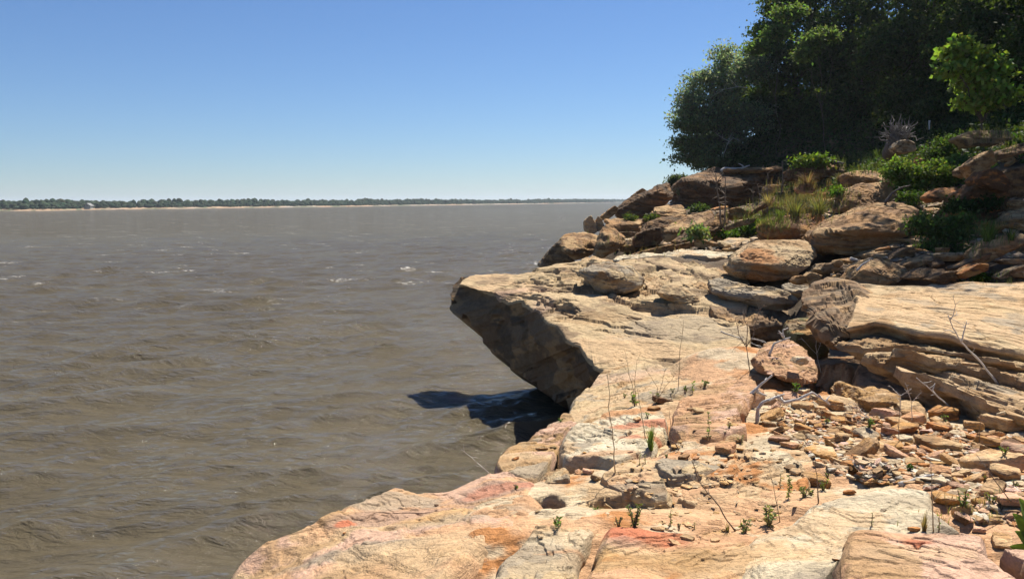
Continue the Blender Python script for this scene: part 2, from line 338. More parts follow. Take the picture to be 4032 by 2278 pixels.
    if wallpal:
        cw = paint(V, wallpal, seed, pscale); m = (np.arange(len(V)) >= K * N_)[:, None] * 1.0; m[-1] = 0; col = col + (cw - col) * m
    org = np.array((c[0], c[1], c[2]))
    o = link(name, mesh_data(name, V - org, [Q, T], ROCK, col), loc=org)
    return tag(o, label, cat, group)
def pz(k, pts): return [S(k, u, v) for u, v in pts]
def spot(px, py, z, rx, ry, cc, k): a = atZ(px, py, z); return (a[0], a[1], (rx, ry), cc, k)

# ------------------------------------------------------------------ boulders: convex block from traced corners, rounded, split along bedding
_ICO = {}
def ico(n):
    if n not in _ICO:
        bm = bmesh.new(); bmesh.ops.create_icosphere(bm, subdivisions=n, radius=1)
        _ICO[n] = (np.array([v.co[:] for v in bm.verts]), np.array([[v.index for v in f.verts] for f in bm.faces])); bm.free()
    return _ICO[n]
def hull_planes(P):
    bm = bmesh.new()
    for p in P: bm.verts.new(p)
    bmesh.ops.convex_hull(bm, input=bm.verts[:]); bm.normal_update()
    pl = [(np.array(f.normal[:]), float(f.normal.dot(f.verts[0].co))) for f in bm.faces]
    vs = np.array([v.co[:] for v in bm.verts]); bm.free()
    return np.array([p[0] for p in pl]), np.array([p[1] for p in pl]), vs
def rock_shape(P, seed, sub=5, p=200, rough=.010, strata=.022, bed=(.1, -.1, 1), flake=.012, bfreq=6.0, cuts=6):
    """returns V (n,3), F around centre c"""
    P = np.asarray(P, float); c = (P.min(0) + P.max(0)) / 2 * .4 + P.mean(0) * .6
    n, h, vs = hull_planes(P - c); ok = h > 1e-4; n, h = n[ok], h[ok]
    rc = np.random.RandomState(seed + 5); X0 = P - c; ez = np.linalg.eigh(X0.T @ X0 / len(X0))
    for _ in range(cuts):      # broken corners and split faces
        d_ = (rc.normal(size=3) * np.sqrt(np.maximum(ez[0], 1e-6)) ** -.35) @ ez[1].T; d_ /= np.linalg.norm(d_)
        n = np.vstack([n, d_]); h = np.append(h, (X0 @ d_).max() * rc.uniform(.90, 1.0))
    X = P - c; w_, E = np.linalg.eigh(X.T @ X / len(X)); sc = np.sqrt(np.maximum(w_, 1e-6)); sc = np.maximum(sc, sc.max() * .15)
    D, F = ico(sub); D = (D * sc) @ E.T; D /= np.linalg.norm(D, axis=1)[:, None]
    if np.linalg.det(E) < 0: F = F[:, ::-1]
    g = np.maximum((D @ n.T) / h[None], 0); gm = g.max(1, keepdims=True); g = g / gm; wt = g ** p; r = 1 / (gm[:, 0] * wt.sum(1) ** (1 / p)); nn = wt @ n; nn /= np.linalg.norm(nn, axis=1)[:, None] + 1e-9
    V = D * r[:, None]; size = float(np.ptp(P, axis=0).mean())
    b = np.array(bed, float); b /= np.linalg.norm(b)
    q = V / size + seed * 1.7
    d = rough * size * (fbm(q * 2.2, 5, seed) + .5 * np.abs(fbm(q * 4.5, 4, seed + 3)))
    hb = (V @ b) + .05 * size * fbm(q * 1.5, 3, seed + 5)
    side = 1 - np.abs(nn @ b) ** 2
    q1 = np.c_[q[:, 0] * 1.2, q[:, 1] * 1.2, hb * bfreq]
    d += strata * size * side * (fbm(q1, 3, seed + 7, .6) + .5 * np.sign(perlin(q1 * np.array((.5, .5, 1.3)), seed + 9)))
    st = fbm(q * np.array((3, 3, 1.5)), 4, seed + 11); d += flake * size * (sst(-.02, .01, st) + sst(.2, .225, st) + sst(-.28, -.26, st))
    d -= .022 * size * (1 - sst(0, .05, np.abs(fbm(q1 * np.array((.7, .7, .8)) + 3, 3, seed + 13)))) * side + .016 * size * (1 - sst(0, .045, np.abs(fbm(q * 1.6 + 8, 3, seed + 15)))) * sst(0, .2, fbm(q * 1.1, 2, seed + 17))
    V = V + nn * d[:, None]
    return V, F, c
def boulder(name, label, k, pts, Y, pal, seed, thick=None, sub=5, cat='rock', group=None, spots=(), push=(0, 0), pscale=1.0, tone=(1, 1, 1), **kw):
    """pts: (u, v[, depth offset]) traced corners; thick: how far the block reaches back behind them"""
    P = []
    for p in pts:
        x, y = S(k, p[0], p[1]); P.append(atY(x, y, Y + (p[2] if len(p) > 2 else 0)))
    P = np.array(P); wd = max(np.ptp(P[:, 0]), np.ptp(P[:, 2])); th = thick if thick is not None else wd * .6
    cen = P.mean(0); B = (P - cen) * .9 + cen + np.array((push[0] * th, th, -.08 * th + push[1])); B[:, 2] = np.minimum(B[:, 2], P[:, 2].max() - .02)
    V, F, c = rock_shape(np.vstack([P, B]), seed, sub, **kw)
    col = paint(V + c, pal, seed, pscale * max(.4, min(1.5, wd / 1.6)), spots) * np.array(tone)
    o = link(name, mesh_data(name, V, [F], ROCK, col, False), loc=c); return tag(o, label, cat, group)
# ------------------------------------------------------------------ foreground plates
G_F = 'bedrock plates of the foreground ledge'
slab('rock_slab', 'large peach ledge dropping to the water at bottom left, with mauve hollows', pz(8, [(-10, 1220), (88, 1064), (180, 925), (340, 840), (470, 780), (640, 690), (850, 600), (930, 520), (1110, 450), (1230, 400), (1380, 350), (1480, 366), (1570, 380), (1680, 385), (1800, 370), (1900, 350), (2040, 312), (2130, 275), (2290, 265), (2440, 310), (2540, 420), (2470, 600), (2250, 760), (1900, 1000), (1700, 1250), (900, 1350)]),
     [2.1, 2.15, 2.2, 2.22, 2.25, 2.28, 2.3, 2.3, 2.3, 2.3, 2.28, 2.28, 2.28, 2.28, 2.28, 2.28, 2.28, 2.28, 2.3, 2.34, 2.4, 2.47, 2.5, 2.52, 2.5, 2.4], 2.6, 'ledge2', 11, N_=420, K=150, M=20, R=.16, und=.045, flake=.009, strata=.06, undercut=.5, jag=.05, group=G_F, pscale=1.6,
     spots=[spot(*S(8, 1450, 590), 2.35, .55, .22, 'mauve', .75), spot(*S(8, 2060, 470), 2.32, .42, .25, 'mauve', .85), spot(*S(8, 2080, 470), 2.32, .3, .15, 'red', .45), spot(*S(8, 1700, 620), 2.38, .3, .18, 'yellow', .8), spot(*S(8, 1400, 470), 2.32, .5, .2, 'grey', .7),
            spot(*S(8, 1200, 800), 2.42, .5, .12, 'grey', .85), spot(*S(8, 1900, 620), 2.42, .5, .16, 'grey', .6), spot(*S(8, 1030, 620), 2.35, .07, .06, 'red', .9), spot(*S(8, 1700, 800), 2.47, .7, .25, 'cream', .7), spot(*S(8, 1000, 950), 2.47, .6, .2, 'tan', .5)])
slab('rock_slab', 'tan block of the ledge edge left of the grey red stained block', pz(6, [(-285, 690), (-292, 620), (-262, 560), (-210, 500), (-130, 478), (-42, 455), (73, 412), (182, 338), (228, 280), (300, 300), (330, 340), (240, 430), (185, 490), (170, 580), (95, 700), (20, 790), (-110, 775), (-210, 735)]), [2.27, 2.26, 2.25, 2.24, 2.24, 2.23, 2.22, 2.21, 2.21, 2.24, 2.27, 2.29, 2.3, 2.31, 2.32, 2.32, 2.3, 2.28], 2.5, 'ledge', 12, N_=240, K=60, R=.07, und=.03, strata=.06, undercut=.3, group=G_F,
     spots=[spot(*S(6, 50, 500), 2.3, .3, .3, 'ochre', .4)])
slab('rock_slab', 'pale buff block beside the dark water under the overhang', pz(4, [(1000, 1260), (1010, 1200), (1030, 1150), (1060, 1080), (1160, 1020), (1230, 940), (1290, 895), (1440, 850), (1540, 828), (1700, 848), (1830, 860), (2000, 880), (2110, 890), (2297, 930), (2260, 990), (2000, 1040), (1800, 1100), (1600, 1200), (1350, 1260), (1160, 1310), (1050, 1330), (960, 1340)]),
     [2.0, 2.0, 2.0, 1.97, 1.95, 1.95, 1.95, 1.97, 2.0, 2.02, 2.05, 2.1, 2.12, 2.16, 2.2, 2.2, 2.2, 2.18, 2.16, 2.14, 2.1, 2.05], 2.4, 'cream', 13, N_=360, K=90, M=18, R=.09, und=.04, flake=.016, strata=.07, undercut=.35, group=G_F, spots=[spot(*S(4, 1500, 950), 2.0, .8, .35, 'pink', .5), spot(*S(4, 1750, 900), 2.02, .9, .3, 'grey', .35)])
slab('rock_slab', 'grey white block smeared with red and orange stains', pz(6, [(188, 510), (210, 450), (300, 350), (420, 312), (560, 245), (780, 210), (930, 240), (970, 320), (945, 420), (905, 480), (880, 540), (720, 620), (600, 672), (450, 625), (330, 628), (230, 610), (190, 570)]), [2.38, 2.38, 2.36, 2.34, 2.32, 2.32, 2.34, 2.36, 2.4, 2.42, 2.44, 2.46, 2.46, 2.46, 2.45, 2.43, 2.4], .34, 'white', 14, N_=300, K=80, R=.05, und=.03, flake=.016, strata=.05, undercut=.12, group=G_F,
     spots=[spot(*S(6, 700, 270), 2.34, .45, .22, 'orange', .8), spot(*S(6, 800, 360), 2.38, .36, .12, 'red', .75), spot(*S(6, 840, 450), 2.42, .25, .08, 'red', .7), spot(*S(6, 500, 600), 2.45, .4, .1, 'terra', .7), spot(*S(6, 400, 420), 2.38, .5, .3, 'grey', .35)])
slab('rock_slab', 'smooth terracotta slab sloping above the cream plates', pz(6, [(985, 250), (1050, 190), (1150, 130), (1330, 45), (1450, 30), (1600, 60), (1680, 120), (1540, 170), (1470, 300), (1540, 400), (1330, 465), (1130, 505), (1020, 470), (960, 420), (1000, 330)]), [2.3, 2.3, 2.3, 2.28, 2.3, 2.34, 2.38, 2.42, 2.46, 2.48, 2.48, 2.46, 2.44, 2.4, 2.36], .35, 'red', 15, N_=260, K=80, R=.05, und=.03, flake=.015, strata=.05, undercut=.1, group=G_F, spots=[spot(*S(6, 1010, 420), 2.42, .12, .2, 'mauve', .8)])
slab('rock_slab', 'wide cream yellow plate with dark flaked edges in the middle foreground', pz(6, [(465, 775), (580, 690), (870, 610), (1050, 510), (1300, 495), (1500, 500), (1720, 560), (1930, 640), (2000, 760), (1930, 880), (1650, 950), (1300, 960), (1000, 915), (860, 885), (770, 895), (640, 868), (510, 805)]), [2.42, 2.43, 2.45, 2.46, 2.48, 2.5, 2.5, 2.5, 2.5, 2.48, 2.47, 2.46, 2.45, 2.44, 2.43, 2.42, 2.42], .25, 'ground', 16, N_=320, K=110, R=.03, und=.03, flake=.017, strata=.04, undercut=.1, group=G_F,
     spots=[spot(*S(6, 600, 750), 2.5, .25, .1, 'grey', .7), spot(*S(6, 1000, 680), 2.5, .3, .1, 'grey', .4)])
slab('rock_slab', 'small grey flaked slab lying on the cream plate', pz(6, [(860, 640), (900, 615), (1050, 620), (1250, 640), (1400, 610), (1330, 680), (1180, 730), (1000, 745), (900, 700)]), 2.51, .07, 'grey', 17, N_=160, K=40, M=8, R=.02, und=.01, flake=.01, strata=.02, jag=.02, group=G_F)
slab('rock_slab', 'grey weathered lip beside the dark crevice and weeds', pz(6, [(705, 790), (760, 770), (850, 780), (950, 775), (1000, 850), (980, 890), (880, 905), (800, 880), (730, 840)]), 2.5, .1, 'grey', 18, N_=160, K=36, M=8, R=.03, und=.015, flake=.012, strata=.03, jag=.02, group=G_F)
slab('rock_slab', 'ochre block along the bottom edge with a red stained back rim', pz(6, [(330, 1480), (345, 1400), (420, 1260), (500, 1110), (650, 1085), (860, 1115), (1100, 1130), (1400, 1085), (1580, 1110), (1700, 1150), (1780, 1300), (1600, 1500), (1500, 1750), (600, 1800)]), [2.56, 2.56, 2.55, 2.54, 2.54, 2.54, 2.54, 2.54, 2.55, 2.56, 2.6, 2.6, 2.6, 2.58], .4, 'yellow', 19, N_=340, K=120, R=.07, und=.03, flake=.009, strata=.05, undercut=.1, group=G_F,
     spots=[spot(*S(6, 1150, 1190), 2.54, .6, .2, 'terra', 1.0), spot(*S(6, 760, 1135), 2.54, .32, .2, 'red', .9), spot(*S(6, 700, 1350), 2.56, .4, .15, 'ochre', .5), spot(*S(6, 1300, 1350), 2.57, .6, .2, 'tan', .6), spot(*S(6, 620, 1220), 2.55, .15, .06, 'mauve', .5)])
slab('rock_slab', 'grey white slab with dark cracks left of the pink block', pz(7, [(-170, 1230), (-60, 1130), (100, 1080), (190, 1000), (290, 930), (560, 865), (750, 838), (870, 808), (1100, 762), (1230, 790), (1250, 900), (1400, 1000), (1500, 1085), (1300, 1130), (1000, 1180), (640, 1200), (590, 1350), (500, 1500), (300, 1750), (-300, 1750), (-250, 1450)]), [2.56, 2.56, 2.56, 2.56, 2.57, 2.58, 2.58, 2.58, 2.58, 2.6, 2.62, 2.64, 2.66, 2.66, 2.66, 2.66, 2.66, 2.66, 2.64, 2.6, 2.58], .4, 'white', 20, N_=380, K=120, R=.12, und=.04, flake=.007, strata=.05, undercut=.1, group=G_F,
     spots=[spot(*S(7, 50, 1350), 2.6, .35, .2, 'yellow', .6), spot(*S(7, 300, 1250), 2.62, .4, .15, 'cream', .6), spot(*S(7, 850, 900), 2.6, .5, .15, 'grey', .35)])
slab('rock_slab', 'big pink block with a sheer left side at bottom right', pz(7, [(548, 1480), (546, 1330), (550, 1150), (572, 1092), (640, 1075), (850, 1085), (1070, 1110), (1400, 1125), (1630, 1150), (1690, 1290), (1800, 1400), (1960, 1500), (2050, 1800), (620, 1800)]), [2.8, 2.8, 2.8, 2.8, 2.8, 2.8, 2.8, 2.8, 2.8, 2.8, 2.8, 2.8, 2.82, 2.82], .4, 'pink', 21, N_=340, K=120, R=.045, und=.03, flake=.008, strata=.03, group=G_F,
     spots=[spot(*S(7, 1150, 1200), 2.8, .1, .06, 'red', .8), spot(*S(7, 1000, 1160), 2.8, .3, .06, 'terra', .5), spot(*S(7, 1250, 1300), 2.8, .3, .12, 'cream', .5), spot(*S(7, 1500, 1180), 2.8, .2, .06, 'mauve', .5)])
slab('rock_slab', 'small peach slab wedged against the right side of the pink block', pz(7, [(1700, 1275), (1780, 1285), (1882, 1290), (2100, 1330), (2150, 1600), (2000, 1560), (1882, 1460), (1780, 1370)]), 2.78, .35, 'pink', 22, N_=160, K=50, R=.03, und=.02, flake=.012, strata=.03, group=G_F)
slab('rock_slab', 'beige plate with a white pebble at the bottom centre edge', pz(6, [(-330, 1500), (-250, 1330), (-130, 1200), (0, 1090), (180, 1082), (400, 1110), (490, 1095), (430, 1190), (360, 1310), (330, 1420), (300, 1700), (-500, 1700)]), [2.53, 2.53, 2.53, 2.53, 2.53, 2.53, 2.53, 2.53, 2.53, 2.54, 2.55, 2.53], .3, 'cream', 23, N_=280, K=90, R=.06, und=.03, flake=.012, strata=.04, group=G_F,
     spots=[spot(*S(6, 150, 1180), 2.53, .4, .12, 'pale', .6), spot(*S(6, 50, 1350), 2.53, .4, .2, 'grey', .5), spot(*S(6, 150, 1260), 2.53, .2, .02, 'terra', .6)])
boulder('boulder', 'rounded cream boulder over a black gap beside the crevice', 6, [(40, 850), (110, 765), (250, 720), (280, 790), (270, 860), (185, 945), (95, 930), (70, 900)], 5.1, 'cream', 31, thick=.28, rough=.03)

# ------------------------------------------------------------------ overhanging tongue
def tongue():
    yf = lambda py: np.interp(py, [1060, 1081, 1150, 1250, 1350, 1450, 1500, 1560], [20.2, 19.5, 18.3, 16.05, 14.75, 13.7, 13.2, 12.8])
    edge = [(330, 150), (262, 172), (218, 205), (205, 232), (255, 238), (340, 252), (480, 312), (620, 372), (720, 402), (820, 462), (880, 532), (960, 602), (1010, 672), (1120, 722), (1165, 800), (1215, 850), (1300, 905), (1420, 960), (1700, 990), (2000, 1000)]
    und_ = [(310, 150), (215, 190), (160, 245), (142, 275), (134, 320), (148, 395), (200, 440), (268, 500), (290, 565), (375, 600), (432, 690), (470, 735), (570, 822), (650, 885), (765, 950), (860, 1030), (930, 1080), (1030, 1135), (1200, 1240), (1450, 1330)]
    yu = [19.3, 19.2, 19.1, 19.0, 18.9, 18.6, 18.4, 18.2, 18.15, 18.1, 17.9, 17.8, 17.5, 17.0, 16.5, 16.0, 15.6, 15.1, 14.3, 13.7]
    back = [(420, 146), (560, 140), (700, 145), (850, 135), (1110, 112), (1300, 90), (1500, 80), (1800, 90), (2000, 110), (2200, 150), (2340, 250), (2380, 420), (2400, 600), (2420, 760), (2440, 900), (2420, 990), (2250, 1000)]
    E = np.array([atY(*S(4, *p), yf(S(4, *p)[1])) for p in edge]); U = np.array([atY(*S(4, *p), y) for p, y in zip(und_, yu)])
    K_ = np.array([atY(*S(4, *p), yf(S(4, *p)[1])) for p in back])
    def dense(P, n):
        s = np.concatenate(([0], np.cumsum(np.linalg.norm(np.diff(P, axis=0), axis=1)))); x = np.linspace(0, s[-1], n)
        return np.c_[[np.interp(x, s, P[:, k]) for k in range(3)]].T
    def dense2(P, U_, n):     # same parameter for both curves
        s = np.concatenate(([0], np.cumsum(np.linalg.norm(np.diff(P, axis=0), axis=1)))); x = np.linspace(0, s[-1], n)
        return np.c_[[np.interp(x, s, P[:, k]) for k in range(3)]].T, np.c_[[np.interp(x, s, U_[:, k]) for k in range(3)]].T
    n1 = 420; e, u = dense2(E, U, n1)
    e[:, :] += (np.c_[fbm(e * 2.5, 4, 3), fbm(e * 2.5, 4, 4), fbm(e * 3.5, 4, 5)]) * .035
    jj = fbm(u * 1.8, 4, 8) * .11; u[:, 0] += jj; u[:, 2] += .07 * np.sign(fbm(u * 1.6, 3, 10))
    kb = dense(np.vstack([E[-1:], K_[::-1], E[:1]]), 420)[1:-1]
    B = np.vstack([e, kb]); NB = len(B); c = np.array((1.5, 16.2)); Kr = 190
    t = 1 - (1 - np.linspace(.01, 1, Kr)) ** 1.2
    XY = c + (B[None, :, :2] - c) * t[:, None, None]
    # smooth top: thin fit of the traced rim plus interior samples
    smp = [S(4, a, b) for a in range(350, 2300, 130) for b in (170, 260, 360, 480, 600, 720, 840, 950)]
    pts = np.vstack([E, K_] + [atY(x, y, yf(y))[None] for x, y in smp if True])
    A_ = lambda q: np.c_[np.ones(len(q)), q[:, 0], q[:, 1], q[:, 0] ** 2, q[:, 0] * q[:, 1], q[:, 1] ** 2, q[:, 1] ** 3, q[:, 0] * q[:, 1] ** 2]
    cf = np.linalg.lstsq(A_(pts), pts[:, 2], rcond=None)[0]
    X2 = XY.reshape(-1, 2); Z = A_(X2) @ cf; dz = B[:, 2] - A_(B[:, :2]) @ cf; Z = Z.reshape(Kr, NB) + dz[None] * (t ** 6)[:, None]
    dist = (1 - t)[:, None] * np.linalg.norm(B[:, :2] - c, axis=1)[None]; R = .08; ee = np.clip(1 - dist / R, 0, 1); Z = (Z - R * .8 * (1 - np.sqrt(1 - ee * ee))).ravel()
    P = np.c_[X2, 0 * Z]; rot = np.c_[(P[:, 0] * .93 - P[:, 1] * .37) * .55, (P[:, 0] * .37 + P[:, 1] * .93) * 1.5, P[:, 2]]
    st = fbm(rot + .25 * fbm(P * .8, 3, 50)[:, None], 5, 52, .5); st2 = fbm(rot * 2.2 + 7, 4, 53)
    rgt = sst(-.6, 1.2, P[:, 0]); upz = sst(15.8, 16.6, P[:, 1])
    Z += .06 * fbm(P * .6, 4, 54) + .022 * fbm(P * 2.5, 4, 55)
    Z += (.012 + .09 * rgt * upz) * sst(-.02, .005, st) + .05 * rgt * upz * sst(.15, .165, st) + .05 * rgt * sst(-.3, -.285, st) + .007 * sst(.1, .12, st2)
    Z -= .07 * (1 - sst(.0, .03, np.abs(fbm(rot * .8 + 21, 4, 58)))) * sst(-.05, .2, fbm(P * .5 + 3, 2, 59))
    V = [np.c_[X2, Z]]; ez = Z.reshape(Kr, NB)[-1]
    # shaded overhang: from the rim to the traced underside, then back under the ledge
    M = 60; kl = kb + (np.array((2.8, 17.8, 0)) - kb) * np.array((.3, .3, 0)); kl[:, 2] = np.maximum(kb[:, 2] - .75, .3); lo = np.vstack([u, kl]); top = np.c_[B[:, :2], ez]
    inn = np.vstack([u + (np.array((2.6, 17.2, -.6)) - u) * .8, kb + (np.array((2.8, 17.6, 0)) - kb) * .75]); inn[:, 2] = -.8
    for k in range(1, M + 1):
        wv = k / M; q = top * (1 - wv) + lo * wv; isE = np.arange(NB) < n1
        bul = math.sin(math.pi * wv); qq = q + 3.3
        off = .10 * bul * fbm(qq * .8, 5, 71, .5) + .05 * bul * fbm(qq * np.array((1.5, 1.5, 5)), 4, 72) + .06 * bul * sst(0, .03, fbm(qq * 1.2, 4, 73)) - .16 * bul
        q[:, 0] -= off * .8 * isE; q[:, 1] -= off * .5 * isE; V.append(q)
    for k in range(1, 9):
        wv = k / 8; q = lo * (1 - wv) + inn * wv; q[:, 2] += .05 * fbm(q * 2, 3, 75); V.append(q)
    V = np.vstack(V); tot = Kr + M + 8; i = np.arange(tot - 1)[:, None] * NB; j = np.arange(NB)[None]; j2 = (j + 1) % NB
    Q = np.stack([i + j, i + NB + j, i + NB + j2, i + j2], -1).reshape(-1, 4)
    T = np.stack([np.full(NB, len(V)), np.arange(NB), (np.arange(NB) + 1) % NB], -1); V = np.vstack([V, [[c[0], c[1], Z[:NB].mean()]]])
    col = paint(V, 'tongue', 61, 2.0, [(-.3, 17.9, (1.2, .25), 'pink', .5), (.6, 16.8, (.3, .7), 'mauve', .45), (3.2, 15.4, (1.6, .9), 'grey', .55), (1.6, 15.9, (1.0, .4), 'tan', .5)])
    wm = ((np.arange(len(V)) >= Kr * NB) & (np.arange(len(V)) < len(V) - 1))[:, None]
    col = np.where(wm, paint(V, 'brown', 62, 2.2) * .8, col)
    ar = (B[:, 0] * np.roll(B[:, 1], -1) - np.roll(B[:, 0], -1) * B[:, 1]).sum()
    if ar < 0: Q = Q[:, ::-1]; T = T[:, ::-1]
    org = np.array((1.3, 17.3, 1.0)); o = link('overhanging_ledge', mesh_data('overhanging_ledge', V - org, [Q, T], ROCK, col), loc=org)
    tag(o, 'pale overhanging rock ledge jutting over the water with a dark underside', 'rock')
tongue()

def ys(pts, a, b): 
    v = [p[1] for p in pts]; lo, hi = min(v), max(v); return [a + (b - a) * (p[1] - lo) / (hi - lo) for p in pts]
def yslab(name, label, k, pts, yfar, ynear, depth, pal, seed, **kw):
    P = pz(k, pts); return slab(name, label, P, ys(P, yfar, ynear), depth, pal, seed, mode='y', **kw)
G_S = 'layered slabs behind the overhanging ledge'
yslab('rock_slab', 'cracked pale layer lying on the back of the overhanging ledge', 4, [(900, 215), (980, 160), (1110, 115), (1350, 80), (1600, 70), (2000, 85), (2350, 110), (2500, 300), (2420, 560), (2300, 600), (2160, 570), (2080, 530), (1900, 470), (1700, 450), (1560, 425), (1420, 375), (1280, 340), (1150, 320), (1000, 300)], 20.3, 15.3, .55, 'lit', 41, N_=420, K=90, M=24, R=.04, und=.05, flake=.04, strata=.11, undercut=.15, jag=.12, group=G_S, pscale=1.6, tdir=(.8, 2.2))
yslab('rock_slab', 'thin upper layer of stacked stone beside the small layered boulder', 4, [(1560, 180), (1700, 150), (2000, 130), (2300, 120), (2400, 260), (2250, 320), (2050, 300), (1900, 270), (1760, 290), (1600, 250)], 19.4, 17.3, .3, 'lit', 42, N_=300, K=60, M=20, R=.03, und=.04, flake=.03, strata=.09, undercut=.1, jag=.1, group=G_S, pscale=1.4)
yslab('rock_slab', 'long grey slab jutting over the shaded recess toward the right outcrop', 5, [(-30, 110), (60, 85), (150, 95), (300, 130), (450, 160), (580, 190), (740, 238), (690, 268), (520, 262), (330, 232), (160, 205), (40, 185), (-20, 160)], 17.4, 15.9, .16, 'grey', 43, N_=300, K=60, M=16, R=.05, und=.04, flake=.02, strata=.05, undercut=.25, jag=.05, group=G_S)
yslab('rock_slab', 'thin broken slab with a black shadow behind the long grey slab', 5, [(570, 130), (620, 118), (740, 135), (870, 150), (860, 190), (760, 205), (680, 190), (600, 165)], 17.2, 16.4, .13, 'grey', 44, N_=180, K=40, M=10, R=.03, flake=.015, undercut=.15, group=G_S)
yslab('rock_slab', 'long thin pale slab over a dark slot behind the ledge', 2, [(800, 985), (850, 955), (1100, 945), (1350, 920), (1500, 895), (1900, 900), (2130, 940), (2060, 962), (1800, 960), (1500, 955), (1300, 968), (1050, 985), (860, 1000)], 23.0, 20.6, .26, 'white', 45, N_=320, K=50, M=14, R=.04, und=.04, flake=.02, strata=.08, undercut=.5, jag=.06, group=G_S)
yslab('rock_slab', 'pale flat shelf under the dark waterside boulder', 2, [(440, 1010), (520, 980), (620, 965), (800, 990), (900, 1010), (800, 1040), (600, 1060), (430, 1075), (415, 1050)], 22.5, 20.6, .5, 'lit', 46, N_=220, K=50, R=.05, flake=.02, strata=.07, group=G_S)
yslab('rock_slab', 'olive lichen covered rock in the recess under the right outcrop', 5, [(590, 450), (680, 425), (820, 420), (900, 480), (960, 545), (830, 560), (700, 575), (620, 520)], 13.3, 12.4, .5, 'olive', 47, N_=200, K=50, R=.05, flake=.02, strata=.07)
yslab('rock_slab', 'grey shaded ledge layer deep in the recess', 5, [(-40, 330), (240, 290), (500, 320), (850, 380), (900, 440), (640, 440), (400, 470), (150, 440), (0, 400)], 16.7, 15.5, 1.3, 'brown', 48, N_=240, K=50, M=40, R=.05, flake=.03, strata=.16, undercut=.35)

# ------------------------------------------------------------------ right outcrop
def ypts(k, pts): return [S(k, p[0], p[1]) for p in pts], [p[2] for p in pts]
pp, yy = ypts(5, [(740, 235, 11.6), (800, 190, 12.1), (880, 142, 12.5), (950, 112, 12.7), (1130, 118, 12.7), (1460, 128, 12.7), (1750, 138, 12.6), (2000, 128, 12.5), (2150, 108, 12.5), (2700, 100, 12.4), (3000, 300, 11.0), (2950, 720, 9.2), (2576, 690, 9.0), (2250, 640, 9.1), (2100, 600, 9.15), (1950, 540, 9.3), (1700, 515, 9.4), (1560, 480, 9.55), (1440, 440, 9.7), (1340, 420, 9.8), (1250, 445, 9.75), (1110, 470, 9.75), (1150, 390, 10.15), (1165, 320, 10.5), (1175, 262, 10.9), (1100, 330, 10.9), (960, 330, 10.95), (800, 320, 11.1)])
pp2, yy2 = ypts(5, [(960, 114, 12.7), (1130, 118, 12.7), (1460, 128, 12.7), (1750, 138, 12.6), (2000, 128, 12.5), (2150, 108, 12.5), (2700, 100, 12.4), (3000, 300, 11.0), (2950, 720, 9.2), (2576, 690, 9.0), (2250, 640, 9.1), (2100, 600, 9.15), (1950, 540, 9.3), (1700, 515, 9.4), (1560, 480, 9.55), (1440, 440, 9.7), (1340, 420, 9.8), (1250, 445, 9.75), (1110, 475, 9.8), (1150, 350, 10.4), (1180, 262, 10.9), (1140, 165, 11.8), (1060, 140, 12.2)])
oc = slab('layered_outcrop', 'massive golden layered outcrop with a blunt grey left end at the right', pp2, yy2, .75, 'cream', 51, mode='y', N_=620, K=150, M=40, R=.05, und=.03, flake=.013, strata=.09, undercut=.8, jag=.05, pscale=1.5, tdir=(.28, 1.5), ang=-.35, wallpal='tan', spots=[(5.6, 11, (2.5, 1.0), 'yellow', .25)])
be = boulder('broken_end', None, 5, [(735, 240, 11.55 - 10), (790, 195, 2.0), (870, 148, 2.35), (960, 116, 2.6), (1135, 160, 1.85), (1205, 262, 1.0), (1180, 400, .3), (1130, 505, -.1), (1010, 615, -.2), (940, 530, .25), (860, 450, .8), (790, 330, 1.35)], 10.0, 'brown', 50, thick=.5, sub=6, cat=None, push=(1.1, -.1), cuts=0, rough=.018, strata=.03, flake=.02)
be.parent = oc; be.location = be.location - oc.location; be['label'] = 'blunt grey broken end of the outcrop'
G_O = 'thin beds under the right outcrop'
pp, yy = ypts(5, [(1020, 600, 9.75), (1250, 540, 10.0), (1700, 560, 10.0), (2300, 640, 9.9), (2900, 760, 9.4), (2900, 860, 8.9), (2576, 800, 8.75), (2300, 760, 8.85), (2050, 700, 9.0), (1800, 665, 9.15), (1550, 660, 9.3), (1300, 680, 9.45), (1100, 650, 9.6)])
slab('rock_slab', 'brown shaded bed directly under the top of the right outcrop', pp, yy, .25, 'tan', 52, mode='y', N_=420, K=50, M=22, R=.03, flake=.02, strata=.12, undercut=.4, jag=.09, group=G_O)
pp, yy = ypts(5, [(1210, 760, 9.3), (1400, 700, 9.6), (2000, 760, 9.4), (2900, 900, 8.8), (2900, 1010, 8.3), (2576, 960, 8.2), (2350, 900, 8.4), (2200, 880, 8.5), (2000, 800, 8.7), (1790, 800, 8.8), (1640, 740, 8.95), (1480, 700, 9.1), (1400, 790, 9.05)])
slab('rock_slab', 'ragged tan bed with a lit lip low in the right outcrop', pp, yy, .22, 'lit', 53, mode='y', N_=420, K=60, M=20, R=.03, flake=.03, strata=.08, undercut=.45, jag=.03, group=G_O)
pp, yy = ypts(5, [(1500, 860, 8.9), (1700, 840, 9.0), (1950, 890, 8.9), (2400, 950, 8.6), (2900, 1010, 8.2), (2900, 1290, 7.3), (2576, 1215, 7.35), (2350, 1175, 7.6), (2200, 1110, 7.8), (2080, 1055, 8.0), (1900, 985, 8.25), (1720, 930, 8.5), (1540, 900, 8.75)])
slab('rock_slab', 'pale thin bedded layers stepping down beneath the right outcrop', pp, yy, .3, 'cream', 54, mode='y', N_=460, K=80, M=22, R=.03, flake=.03, strata=.07, undercut=.4, jag=.025, group=G_O, tdir=(.5, 4.5), ang=-1.32)
